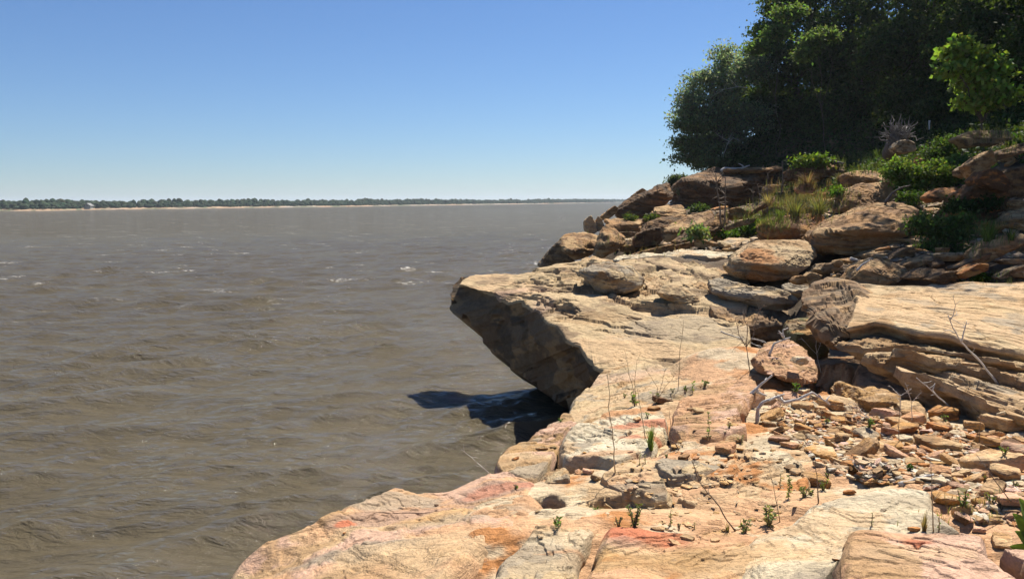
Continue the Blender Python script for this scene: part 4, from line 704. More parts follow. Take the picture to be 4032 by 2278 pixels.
ST = [ # crop, u, v (centre), width, height in crop pixels, palette, label
 (5, 515, 1225, 205, 105, 'gold', 'yellow stained oval stone at the foot of the bleached branch'),
 (5, 480, 1280, 140, 60, 'tan', 'flat tan stone just below the yellow stained oval stone'),
 (5, 760, 1120, 150, 120, 'cream', 'cream slab piece beside the bent driftwood'),
 (5, 985, 1120, 210, 110, 'ochre', 'long ochre stone tilted up under the tip of the driftwood'),
 (5, 975, 1210, 230, 75, 'lit', 'thin pale stone in front of the long ochre stone'),
 (5, 1055, 1240, 120, 100, 'ochre', 'upright honey coloured stone left of the dead twigs'),
 (5, 1435, 1200, 255, 125, 'mauve', 'broad pinkish grey stone in front of the brown humped stone'),
 (5, 1680, 1185, 240, 115, 'lit', 'cream stone with a hollow side beside the pinkish grey stone'),
 (5, 1940, 1190, 240, 160, 'orange', 'big rusty angular stone under the outcrop layers'),
 (5, 1910, 1280, 150, 60, 'ochre', 'orange stone below the big rusty angular stone'),
 (5, 2240, 1230, 110, 70, 'gold', 'pale yellow stone at the left of the stacked sandy stones'),
 (5, 2380, 1245, 260, 90, 'cream', 'large sandy flat stone near the right edge'),
 (5, 2390, 1190, 80, 60, 'white', 'white wedge stone leaning on the lowest outcrop layer'),
 (5, 765, 1005, 120, 60, 'white', 'whitish stone beneath the terracotta block'),
 (5, 660, 1060, 150, 80, 'pink', 'salmon pink stone between the branches'),
 (5, 860, 1060, 90, 45, 'white', 'pale thin chip next to the driftwood tip'),
 (7, 460, 560, 280, 95, 'gold', 'bright yellow slab carrying a white pebble'),
 (7, 570, 550, 62, 38, 'white', 'round white pebble on the bright yellow slab'),
 (7, 490, 650, 72, 60, 'white', 'white flat disc stone under the yellow slab'),
 (7, 415, 640, 90, 50, 'white', 'off white lump left of the white disc stone'),
 (7, 400, 765, 240, 100, 'terra' if False else 'ochre', 'tan triangular stone above the leafy weed'),
 (7, 730, 545, 290, 80, 'ochre', 'long brown orange slab right of the yellow slab'),
 (7, 640, 650, 200, 70, 'orange', 'rust coloured flat stone behind the tilted orange slab'),
 (7, 750, 430, 230, 85, 'white', 'long whitish ribbed stone in the middle of the rubble'),
 (7, 1025, 460, 120, 60, 'white', 'white pointed stone right of the whitish ribbed stone'),
 (7, 1030, 385, 230, 70, 'ochre', 'brown flat stone beneath the broad pinkish grey stone'),
 (7, 910, 505, 270, 60, 'ochre', 'long tan stone lying over the brown orange slab'),
 (7, 1280, 500, 320, 105, 'lit', 'wide honey slab with a shaded front in the right rubble'),
 (7, 1080, 520, 100, 80, 'red', 'red stone stuck to the left of the wide honey slab'),
 (7, 1290, 375, 150, 100, 'orange', 'orange stone with a dark notch below the rusty stone'),
 (7, 1530, 360, 150, 110, 'ochre', 'brownish block left of the stacked sandy stones'),
 (7, 1720, 345, 300, 130, 'cream', 'biggest sandy stone of the pile at the right edge'),
 (7, 1670, 480, 210, 75, 'ochre', 'tan flat stone in front of the sandy pile'),
 (7, 1830, 490, 160, 140, 'umber', 'dark brown stone at the right edge of the rubble'),
 (7, 1660, 640, 470, 170, 'cream', 'big cream block with a dark left end at the right edge'),
 (7, 1780, 700, 240, 90, 'lit', 'pale ledge piece joined under the big cream block'),
 (7, 1510, 755, 210, 60, 'ochre', 'thin orange slab in front of the big cream block'),
 (7, 1290, 690, 150, 60, 'pink', 'pink flat stone near the fallen grey stick'),
 (7, 1290, 760, 110, 65, 'white', 'pinkish white stone below the pink flat stone'),
 (7, 1310, 885, 170, 95, 'ochre', 'tan broken stone beside the pale slab and straw stalks'),
 (7, 1320, 830, 150, 55, 'orange', 'russet flat stone above the tan broken stone'),
 (7, 1450, 1030, 150, 75, 'mauve', 'dusky pink slab in the gravel at the right'),
 (7, 1690, 830, 200, 90, 'lit', 'beige stone in the gravel near the right edge'),
 (7, 1800, 900, 180, 100, 'pink', 'pink slab at the right edge above the big leaves'),
 (7, 1660, 1010, 120, 80, 'lit', 'small tan block in the gravel left of the big leaves'),
 (7, 1560, 1105, 130, 45, 'pink', 'dull pink chip behind the big pink block'),
 (7, 1740, 1195, 180, 75, 'cream', 'cream chip in the crack right of the big pink block'),
 (7, 1440, 830, 90, 50, 'olive', 'olive brown stone in the gravel'),
 (7, 955, 630, 90, 55, 'white', 'chalky round stone behind the tilted orange slab'),
 (7, 980, 695, 75, 80, 'lit', 'shaded block touching the right side of the tilted orange slab'),
 (7, 1100, 620, 130, 50, 'tan', 'small tan stone in the shade above the fallen grey stick'),
 (7, 1170, 645, 80, 40, 'orange', 'rounded russet stone by the green fern'),
 (7, 300, 380, 165, 55, 'ochre', 'tan lens shaped stone among weeds at the left of the rubble'),
 (7, 145, 455, 165, 50, 'mauve', 'mauve lens shaped stone on the terracotta slab'),
 (7, 205, 500, 110, 45, 'pink', 'pale pink stone under the mauve stone'),
 (7, 380, 455, 130, 40, 'white', 'thin white stone above the yellow slab'),
 (7, 550, 460, 130, 55, 'tan', 'tan stone with a shaded end above the yellow slab'),
 (7, 640, 400, 130, 75, 'lit', 'buff stone left of the whitish ribbed stone'),
 (7, 630, 835, 90, 55, 'orange', 'little orange stone in front of the black cavity'),
 (6, 1375, 520, 190, 90, 'red', 'flat terracotta stone resting on the cream plate'),
 (6, 1080, 585, 100, 45, 'ochre', 'brown chip on the cream plate edge'),
 (6, 1170, 590, 50, 25, 'red', 'tiny red chip beside the brown chip'),
 (6, 925, 180, 160, 60, 'umber', 'dark rusty stone between the grey block and the terracotta slab'),
 (6, 870, 235, 100, 32, 'orange', 'thin orange chip under the dark rusty stone'),
 (6, 1195, 250, 80, 50, 'lit', 'pale little stone on the terracotta slab'),
 (6, 1135, 240, 55, 28, 'tan', 'tan chip left of the pale little stone'),
 (6, 750, 310, 60, 28, 'ochre', 'ochre chip on the grey white block'),
 (6, 365, 552, 36, 18, 'ochre', 'small tan chip on the face of the grey white block'),
 (6, 690, 545, 60, 18, 'red', 'thin red chip in front of the tall grass'),
 (6, 62, 525, 80, 26, 'ochre', 'ochre stone on the tan edge block'),
 (6, 145, 512, 46, 36, 'olive', 'dark stone right of the ochre stone on the edge block'),
 (6, 540, 935, 120, 50, 'lit', 'tan shard in front of the black hole'),
 (6, 50, 1150, 48, 28, 'white', 'white pebble on the beige plate'),
 (6, 320, 690, 60, 40, 'red', 'red chip in the gap below the grey white block'),
 (6, 395, 690, 90, 50, 'red', 'red grey chip wedged under the grey white block'),
 (6, 450, 735, 90, 60, 'grey', 'grey chip stack under the grey white block'),
 (6, 1600, 785, 42, 26, 'lit', 'little cream pebble on the cream plate'),
 (6, 1468, 833, 28, 16, 'white', 'tiny white pebble on the cream plate'),
 (6, 1090, 1165, 110, 40, 'cream', 'peeling cream flake on the red stained rim'),
 (6, 1010, 1195, 100, 28, 'gold', 'thin tan flake on the red stained rim'),
 (6, 1310, 1180, 80, 26, 'cream', 'loose flake at the right of the red stained rim'),
 (6, 1330, 640, 160, 24, 'tan', 'worn lump on the cream plate') if False else (6, 1840, 665, 90, 40, 'olive', 'dark knobbly stone at the right of the cream plate'),
 (6, 1900, 690, 90, 36, 'gold', 'yellow chip beside the dark knobbly stone'),
 (6, 1660, 470, 130, 50, 'tan', 'tan slab piece above the cream plate') if False else (6, 1430, 470, 120, 60, 'cream', 'yellowish chips lump by the upright weed'),
 (8, 2265, 195, 60, 20, 'umber', 'dark brown twist of bark like stone on the edge block'),
 (8, 1020, 725, 26, 46, 'umber', 'brown crumbly lump in the notch of the peach ledge'),
 (8, 1690, 530, 34, 24, 'umber', 'small dark lump at the rim of the mauve hollow'),
 (8, 2425, 570, 40, 40, 'cream', 'cream chip in the gap left of the rounded boulder'),
 (7, 870, 965, 46, 20, 'dark' if False else 'grey', 'small dark flake on the grey white slab'),
 (7, 1100, 1100, 80, 36, 'orange', 'orange chip at the base of the straw stalks'),
 (7, 530, 1320, 46, 32, 'orange', 'orange chip in the shadow left of the big pink block'),
]
USED = []
def put_stone(k, u, v, w_, h_, pal, label, seed, sub=4, group=G_R):
    s = CROP[k][2]; p, nr = hit(k, u, v + h_ * .22)
    if p is None: return None
    m = p[1] / FPX / s; wd = 1.14 * w_ * m; hm = 1.12 * h_ * m; th = min(.27 * wd, .55 * hm); dp = float(np.clip((hm - .8 * th) / .28, .5 * wd, 1.05 * wd))
    o = link('stone', stone_mesh('stone', wd, dp, th, pal, seed, sub), loc=(p[0], p[1] + dp * .12, p[2] + th * .42)); USED.append((p[0], p[1], wd)); return tag(o, label, 'stone', group)
for i_, (k, u, v, w_, h_, pal, lab) in enumerate(ST): put_stone(k, u, v, w_, h_, pal, lab, 300 + i_, 4 if w_ > 60 else 3)
boulder('rock_slab', 'tilted bright orange slab standing over a black cavity', 7, [(685, 602, .14), (800, 600, .16), (900, 640, .12), (985, 745, .04), (980, 790, 0), (870, 825, -.05), (790, 832, -.06), (745, 760, -.02), (710, 670, .06)], 4.86, 'ochre', 160, thick=.07, cuts=0, sub=6, rough=.015, strata=.01)
a_ = atY(*S(7, 840, 720), 4.9); USED.append((a_[0], a_[1], .5)); USED.append((a_[0], a_[1] - .2, .35)); USED.append((a_[0], a_[1] - .4, .3))
# named nearest landmark for the smaller stones
LM = [((3060, 1620), 'near the bleached branch'), ((3250, 1800), 'around the bright yellow slab'), ((3420, 1720), 'around the whitish ribbed stone'), ((3700, 1760), 'around the wide honey slab'), ((3900, 1700), 'by the sandy pile'), ((3900, 1850), 'by the big cream block'), ((3760, 1960), 'in the gravel above the pale slab'), ((3850, 2060), 'in the gravel left of the big leaves'), ((3480, 1640), 'at the dark foot of the outcrop'), ((3250, 1700), 'below the long ochre stone'), ((3600, 1880), 'by the fallen grey stick'), ((3200, 1530), 'beneath the terracotta block')]
CW = dict(cream='cream', ochre='ochre', lit='buff', white='whitish', orange='rust orange', mauve='dusky pink', pink='pink', gold='yellowish', tan='tan', red='reddish', grey='grey', brown='brown')
rng = np.random.RandomState(77)
poly_r = [(3000, 1620), (3060, 1545), (3200, 1560), (3330, 1590), (3480, 1640), (3650, 1650), (3900, 1700), (4032, 1720), (4032, 2080), (3930, 2060), (3800, 2040), (3700, 1960), (3620, 1900), (3400, 1900), (3260, 1850), (3150, 1760), (3060, 1720)]
def inside(x, y, poly):
    c = False; j = len(poly) - 1
    for i in range(len(poly)):
        (xi, yi), (xj, yj) = poly[i], poly[j]
        if (yi > y) != (yj > y) and x < (xj - xi) * (y - yi) / (yj - yi) + xi: c = not c
        j = i
    return c
cnt = 0; pals = ['cream', 'ochre', 'lit', 'ochre', 'orange', 'mauve', 'pink', 'gold', 'tan', 'red', 'ochre', 'orange', 'tan', 'white']
for _ in range(900):
    x = rng.uniform(2980, 4060); y = rng.uniform(1540, 2100)
    if not inside(x, y, poly_r): continue
    p, nr = hit_px(x, y)
    if p is None or p[1] > 10.5: continue
    q_, _, ob_ = drop(p[0], p[1], p[2] + .5)
    if ob_ is None or not ob_.name.startswith(('ground', 'rock_slab')): continue
    wd = rng.choice([.09, .14, .2, .3], p=[.3, .36, .24, .10]) * (.7 + .4 * rng.rand())
    if any((p[0] - a) ** 2 + (p[1] - b) ** 2 < (.40 * (wd + c_)) ** 2 for a, b, c_ in USED): continue
    pal = pals[rng.randint(len(pals))]; th = wd * rng.uniform(.16, .34); dp = wd * rng.uniform(.5, .95)
    near_ = min(LM, key=lambda q: (q[0][0] - x) ** 2 + 2.5 * (q[0][1] - y) ** 2)[1]
    size = 'small' if wd < .15 else 'broad'
    o = link('stone', stone_mesh('stone', wd, dp, th, pal, 900 + cnt, 4, .34), loc=(p[0], p[1], p[2] + th * .35)); USED.append((p[0], p[1], wd))
    tag(o, f'{size} {CW[pal]} loose stone {near_}', 'stone', f'{size} {CW[pal]} stones {near_}'); cnt += 1
    if cnt >= 190: break
# gravel between the stones, and chips scattered on the plates
def gravel(name, label, poly, n, ymax, size, pals_, seed):
    rng = np.random.RandomState(seed); mb = MB(); D1, F1 = ico(1); xs = [p[0] for p in poly]; ys_ = [p[1] for p in poly]; m = 0
    for _ in range(n * 4):
        x = rng.uniform(min(xs), max(xs)); y = rng.uniform(min(ys_), max(ys_))
        if not inside(x, y, poly): continue
        p, nr = hit_px(x, y)
        if p is None or p[1] > ymax: continue
        q_, _, ob_ = drop(p[0], p[1], p[2] + .5)
        if ob_ is None or not ob_.name.startswith(('ground', 'rock_slab')[:1 if ymax > 20 else 2]) or abs(q_[2] - p[2]) > .05: continue
        s_ = size * min(2.6, .5 + rng.exponential(.55)); sc = np.array((1, .7, .2 + .16 * rng.rand())) * s_
        R_ = np.array(Matrix.Rotation(rng.rand() * 6.3, 3, 'Z') @ Matrix.Rotation(rng.normal() * .25, 3, 'X'))
        ci = np.clip(D1 @ rng.normal(size=(3, 5)), -.75, .75).mean(1, keepdims=True); VV = (np.sign(D1) * np.abs(D1) ** .6 * (1 + .3 * rng.normal(size=(len(D1), 1)) + .2 * ci) * sc) @ R_.T + p + np.array((0, 0, s_ * .12))
        mb.add(VV, F1, col=np.array(C[pals_[rng.randint(len(pals_))]]) * (.8 + .35 * rng.rand())); m += 1
        if m >= n: break
    o = link(name, mb.mesh(name, ROCK, False)); tag(o, label, 'gravel', kind='stuff')
LB = [((2700, 850), 'near the foot of the cube shaped boulder'), ((2560, 850), 'under the skyline boulders'), ((2450, 960), 'behind the triangular boulder'), ((2650, 960), 'below the plank like slab'), ((2850, 900), 'left of the orange slab'), ((2950, 1000), 'by the pale rounded boulder'), ((3050, 800), 'above the orange slab'), ((3300, 760), 'above the big brown boulder'), ((3400, 1060), 'under the big brown boulder'), ((3550, 900), 'by the shaded bush'), ((3700, 1050), 'behind the golden outcrop'), ((3900, 980), 'at the right edge of the shaded slope'), ((3850, 780), 'below the round brown boulder'), ((3900, 620), 'high at the right edge')]
bpoly = [(2380, 960), (2480, 880), (2620, 830), (2800, 830), (3050, 720), (3300, 690), (3600, 640), (4040, 560), (4040, 1100), (3300, 1105), (2880, 1080), (2900, 960), (2700, 1000), (2450, 1020)]
cnt = 0; UB = []
for _ in range(5000):
    x = rng.uniform(2380, 4040); y = rng.uniform(560, 1100)
    if not inside(x, y, bpoly): continue
    p, nr = hit_px(x, y)
    if p is None: continue
    q_, _, ob_ = drop(p[0], p[1])
    if ob_ is None or ob_.name != 'ground' or abs(q_[2] - p[2]) > .06 or p[1] > 46: continue
    wd = (.42 + 1.0 * rng.rand() ** 1.5) * (.55 + p[1] / 45)
    wpx = wd * .8 / p[1] * FPX * .5; bad = False
    for dx_, dy_ in ((wpx * .7, 0), (-wpx * .7, 0), (0, wpx * .15)):
        d_ = ray(x + dx_, y + dy_).normalized(); ok_, l_, n_, f_, o_, m_ = SC.ray_cast(DG, Vector((0, 0, EYE)), d_); bad = bad or not ok_ or o_.name != 'ground'
    if bad: continue
    if any((p[0] - a) ** 2 + ((p[1] - b) * .6) ** 2 < (.22 * (wd + c_)) ** 2 for a, b, c_ in UB): continue
    pal = ['tan', 'brown', 'ochre', 'lit', 'grey', 'tan', 'orange', 'ochre'][rng.randint(8)]; th = wd * rng.uniform(.12, .26); dp = wd * rng.uniform(.5, .9)
    me = stone_mesh('rock_slab', wd, dp, th, pal, 2000 + cnt, 5 if wd / p[1] > .03 else 4, .16); me.transform(Matrix.Rotation(rng.uniform(-.1, .38), 4, (-.35, .9, 0)).inverted() if rng.rand() < .75 else Matrix.Rotation(rng.uniform(-.3, .3), 4, (0, 1, 0)))
    near_ = min(LB, key=lambda q: (q[0][0] - x) ** 2 + 2.5 * (q[0][1] - y) ** 2)[1]; sz = 'small' if wd < .7 else 'large'
    o = link('rock_slab', me, loc=(p[0], p[1], p[2] + th * .3)); UB.append((p[0], p[1], wd)); tag(o, f'{sz} {CW[pal]} broken slab {near_}', 'rock', f'{sz} {CW[pal]} slabs {near_}'); cnt += 1
    if cnt >= 150: break
bpy.context.view_layer.update(); DG = bpy.context.evaluated_depsgraph_get()
gravel('gravel', 'fine stone chips filling the rubble between the loose stones', poly_r, 2600, 10.5, .019, ['cream', 'pale', 'tan', 'ochre', 'pink', 'orange', 'buff', 'terra', 'white'], 5)
gravel('stone_chips', 'thin stone flakes littering the cream plates', [(2350, 1750), (2700, 1640), (3000, 1640), (3300, 1880), (3150, 2000), (2950, 2080), (2700, 2110), (2400, 2080)], 220, 7, .015, ['cream', 'tan', 'buff', 'yellow', 'ochre'], 6)
gravel('stone_rubble', 'broken stone rubble between the boulders of the bank', [(2330, 990), (2480, 900), (2560, 850), (2700, 830), (3000, 760), (3300, 720), (3700, 800), (4032, 860), (4032, 1110), (3300, 1110), (3000, 1080), (2850, 1010), (2600, 1000)], 2200, 50, .065, ['tan', 'dull', 'buff', 'brown', 'grey', 'ochre', 'cream'], 7)
# ------------------------------------------------------------------ plants
def leaf_cards(cen, L, rng, base, var=.25, wd=.5, up=.3, droop=0.0, dirs=None):
    """one folded diamond per leaf"""
    n = len(cen); d = rng.normal(size=(n, 3)) if dirs is None else dirs + .45 * rng.normal(size=(n, 3)); d[:, 2] -= droop; d /= np.linalg.norm(d, axis=1)[:, None]
    nn = rng.normal(size=(n, 3)); nn[:, 2] += up * 2; s = np.cross(d, nn); s /= np.linalg.norm(s, axis=1)[:, None] + 1e-9; nz = np.cross(s, d)
    l = (L * (.65 + .7 * rng.rand(n)))[:, None]; w_ = l * wd * .5
    V = np.stack([cen, cen + d * l * .45 + s * w_ + nz * l * .06, cen + d * l, cen + d * l * .45 - s * w_ + nz * l * .06], 1).reshape(-1, 3)
    Q = np.arange(4 * n).reshape(-1, 4); c = np.array(base)[None] * (1 + var * rng.normal(size=(n, 1))) * (1 + .12 * rng.normal(size=(n, 3)))
    return V, Q, np.repeat(np.clip(c, .004, .5), 4, 0)
def blob_pts(blobs, n, rng, shell=.65, clump=.35, per=14):
    sub = []
    for c, r in blobs:
        c = np.asarray(c, float); r = np.asarray(r, float); k = 16
        for q in range(k):
            d = rng.normal(size=3); d[2] = abs(d[2]) * .8 - .25; d /= np.linalg.norm(d); f = rng.uniform(.55, 1.0); s_ = rng.uniform(.22, .42) * (1.25 - .5 * f); sub.append((c + d * r * f, r * s_ * np.array((1.15, 1.15, .75))))
        sub.append((c, r * .7))
    blobs = sub; vol = np.array([b[1][0] * b[1][1] * b[1][2] for b in blobs]) ** (2 / 3); k = rng.choice(len(blobs), n // per + 1, p=vol / vol.sum()); out = []
    for i in k:
        c, r = blobs[i]; d = rng.normal(size=3); d /= np.linalg.norm(d); q = (1 - .45 * rng.rand() ** 1.6) if rng.rand() < shell else rng.rand() ** .5
        p = np.asarray(c) + d * np.asarray(r) * q * (1 + .16 * rng.normal()); out.append(p[None] + rng.normal(size=(per, 3)) * clump * np.array((1, 1, .6)))
    return np.concatenate(out)[:n]
def pxblob(k, u, v, ru, rv, Y, depth=None):
    x, y = S(k, u, v); s = CROP[k][2]; m = Y / FPX / s; return (atY(x, y, Y), (ru * m, (depth if depth else ru * m * .9), rv * m))
def limbs(base, blobs, rng, r0, mat, name, root, org, mid=.45):
    mb = MB(); top = np.mean([b[0] for b in blobs], 0); fork = np.asarray(base) * (1 - mid) + top * mid
    P = wobble(base, fork, 8, .03, rng); mb.add(*tube(P, np.linspace(r0, r0 * .7, 8), 8))
    for c, r in blobs:
        e = np.asarray(c) + rng.normal(size=3) * np.asarray(r) * .3; P = wobble(fork, e, 9, .05, rng); mb.add(*tube(P, np.linspace(r0 * .6, r0 * .15, 9), 6))
        for _ in range(5):
            a = P[rng.randint(4, 9)]; d = rng.normal(size=3); d /= np.linalg.norm(d); f = np.asarray(c) + d * np.asarray(r) * .95
            mb.add(*tube(wobble(a, f, 7, .06, rng), np.linspace(r0 * .2, r0 * .04, 7), 4))
    return link(name, mb.mesh(name, mat, True, org), root)
def tree(label, base, blobs, n, L, col, seed, r0=.16, clump=.3, group='trees of the bank wood', name='tree', cat='tree', per=14, droop=.2, shell=.65, trunk='trunk', wd=.55, mat=None):
    rng = np.random.RandomState(seed); root = empty(name, base, label, cat, group)
    limbs(base, blobs, rng, r0, BARK, trunk, root, base)
    mb = MB(); V, Q, c = leaf_cards(blob_pts(blobs, n, rng, shell, clump, per), L, rng, col, wd=wd, droop=droop); mb.add(V, Q, col=c)
    link('crown', mb.mesh('crown', mat or LEAF, False, base), root); return root
def gbase(px, Y):
    x = atY(px, 700, Y)[0]; return np.array((x, Y, float(ground_z([(x, Y)])[0]) - .1))
GG = (.085, .13, .035); DK = (.055, .088, .026); GY = (.19, .22, .13); BR = (.20, .30, .07)
tree('grey green tree leaning over the lake at the left end of the wood', gbase(2900, 57), [pxblob(0, 2890, 290, 130, 110, 57), pxblob(0, 2800, 370, 120, 110, 56), pxblob(0, 2755, 450, 90, 95, 55.5), pxblob(0, 2745, 545, 70, 50, 55), pxblob(0, 2760, 620, 70, 60, 55), pxblob(0, 2870, 480, 150, 130, 57), pxblob(0, 2900, 580, 130, 90, 57), pxblob(0, 2680, 500, 38, 26, 55), pxblob(0, 2693, 440, 40, 30, 55), pxblob(0, 2678, 565, 45, 20, 55), pxblob(0, 2695, 395, 40, 28, 55), pxblob(0, 2775, 310, 40, 34, 55), pxblob(0, 2850, 225, 50, 40, 56), pxblob(0, 2690, 625, 50, 24, 54)], 28000, .20, (.23, .28, .185), 1, .2, .32, mat=LEAF2)
tree('small feathery tree hanging low over the water below the grey green tree', gbase(2850, 54), [pxblob(0, 2740, 500, 70, 30, 54), pxblob(0, 2710, 560, 60, 22, 54), pxblob(0, 2760, 590, 80, 40, 54), pxblob(0, 2800, 640, 90, 45, 54)], 9000, .18, (.14, .18, .09), 2, .1, .2)
tree('tall dark tree rising to the top of the photo behind the grey green tree', gbase(3150, 60), [pxblob(0, 3130, 40, 130, 110, 60), pxblob(0, 3040, 130, 80, 70, 59), pxblob(0, 3180, -120, 160, 130, 60), pxblob(0, 3020, 215, 75, 60, 58), pxblob(0, 3130, 240, 160, 130, 60), pxblob(0, 3100, 420, 170, 150, 60)], 30000, .26, GG, 3, .25, .3)
tree('broad dark tree in the middle of the wood', gbase(3400, 56), [pxblob(0, 3380, -60, 210, 180, 56), pxblob(0, 3300, 170, 190, 170, 55), pxblob(0, 3460, 200, 190, 170, 56), pxblob(0, 3350, 420, 190, 170, 55)], 30000, .26, DK, 4, .28, .32)
tree('dense dark tree right of the middle of the wood', gbase(3640, 50), [pxblob(0, 3640, -50, 200, 190, 50), pxblob(0, 3560, 200, 170, 170, 49), pxblob(0, 3730, 180, 180, 170, 50), pxblob(0, 3620, 400, 180, 130, 48)], 30000, .24, DK, 5, .28, .3)
tree('dark tree filling the upper right corner', gbase(3930, 44), [pxblob(0, 3900, -60, 210, 200, 44), pxblob(0, 3850, 180, 180, 170, 43), pxblob(0, 4010, 200, 170, 190, 43), pxblob(0, 3930, 380, 170, 110, 42)], 30000, .22, DK, 6, .28, .28)
tree('dark tree at the far right edge of the wood', gbase(4180, 38), [pxblob(0, 4170, -80, 230, 220, 38), pxblob(0, 4150, 200, 200, 180, 37), pxblob(0, 4300, 100, 230, 240, 38)], 24000, .22, DK, 7, .28, .28)
for i_, (x, y, h_) in enumerate([(20.3, 30.5, 9.5), (15.6, 23.0, 9.5), (13.4, 19.2, 9.0)]):
    z0 = float(ground_z([(x, y)])[0]); tree(['shade tree beside the far right edge of the wood', 'shade tree standing right of the bush slope', 'low shade tree right of the golden outcrop'][i_], np.array((x, y, z0 - .1)), [((x - .8, y, z0 + h_ * .85), (2.9, 2.6, 2.0)), ((x + 1.6, y + 1, z0 + h_ * .75), (2.4, 2.4, 2.0)), ((x - .2, y + 1.2, z0 + h_ * 1.0), (2.2, 2.2, 1.8))], 6500, .24, DK, 20 + i_, .2, .3)
tree('row tree standing behind the dark crowns of the wood', gbase(3350, 66), [pxblob(0, 3000, 430, 150, 110, 64), pxblob(0, 3200, 430, 190, 120, 66), pxblob(0, 3420, 400, 190, 130, 64), pxblob(0, 3620, 420, 190, 120, 60), pxblob(0, 3280, 300, 160, 110, 64), pxblob(0, 3450, 300, 160, 100, 64), pxblob(0, 3610, 300, 160, 110, 62)], 36000, .34, DK, 15, .2, .3)
tree('back tree filling the gaps at the right of the wood', gbase(3950, 56), [pxblob(0, 3780, 380, 190, 140, 56), pxblob(0, 3980, 330, 190, 140, 54), pxblob(0, 3850, 60, 260, 160, 56)], 18000, .34, DK, 16, .2, .3)
tree('dark understory tree under the dark crowns at the left', gbase(3120, 59), [pxblob(0, 3010, 470, 120, 90, 59), pxblob(0, 3060, 570, 120, 70, 58), pxblob(0, 3180, 540, 130, 90, 58), pxblob(0, 2990, 630, 110, 50, 57)], 20000, .24, DK, 8, .12, .24)
tree('dark understory tree behind the uprooted stump', gbase(3420, 54), [pxblob(0, 3300, 540, 160, 110, 54), pxblob(0, 3450, 520, 150, 110, 53), pxblob(0, 3560, 540, 140, 80, 51)], 19000, .24, DK, 9, .12, .22)
tree('dark understory tree between the stump and the right edge', gbase(3800, 46), [pxblob(0, 3720, 460, 150, 100, 46), pxblob(0, 3880, 470, 150, 90, 44), pxblob(0, 4010, 430, 140, 90, 42)], 17000, .2, DK, 10, .12, .2)
tree('bright leafy sapling lit by the sun at the right', gbase(3880, 29), [pxblob(1, 2130, 350, 90, 70, 29), pxblob(1, 2260, 400, 130, 60, 29.3), pxblob(1, 2390, 460, 110, 70, 29), pxblob(1, 2110, 470, 90, 50, 28.6), pxblob(1, 2300, 560, 150, 70, 29), pxblob(1, 2180, 290, 60, 25, 29), pxblob(1, 2400, 650, 120, 60, 28.6), pxblob(1, 2250, 690, 120, 60, 29)], 5200, .19, BR, 11, .05, .14, per=8, wd=.85)
tree('yellow green leafy branch sapling coloured like sunlit leaves before the tall dark tree', gbase(3060, 52), [pxblob(1, 1000, 90, 90, 45, 52), pxblob(1, 930, 230, 85, 45, 52), pxblob(1, 780, 330, 70, 40, 52)], 3400, .22, (.13, .19, .05), 12, .025, .22, mat=LEAF2)  # paler leaf colour stands in for sunlit clumps of the dark wood
tree('light green sapling coloured like sunlit leaves in front of the broad dark tree', gbase(3250, 47), [pxblob(1, 1200, 280, 90, 70, 47), pxblob(1, 1100, 370, 70, 45, 47), pxblob(1, 1270, 230, 40, 40, 47)], 2600, .2, (.12, .17, .05), 13, .025, .2, mat=LEAF2)  # sunlight on the leaves is put into this lighter green
tree('grey green bush at the skyline beside the cube shaped boulder', gbase(2690, 58), [pxblob(2, 1470, 170, 70, 50, 58), pxblob(2, 1440, 230, 60, 60, 58), pxblob(2, 1480, 320, 50, 70, 56)], 4200, .16, (.075, .10, .06), 14, .06, .18, group='shrubs of the bank', name='bush', cat='bush', trunk='stem')
def bush(label, base, blobs, n, L, col, seed, clump=.1, cat='bush', wd=.6, up=.3, per=9, droop=0): return tree(label, base, blobs, n, L, col, seed, .02, clump, 'shrubs of the bank', 'bush', cat, per, droop, .6, 'stem', wd)
def gb(k, u, v, up=.0):
    p, nr = hit(k, u, v); return p
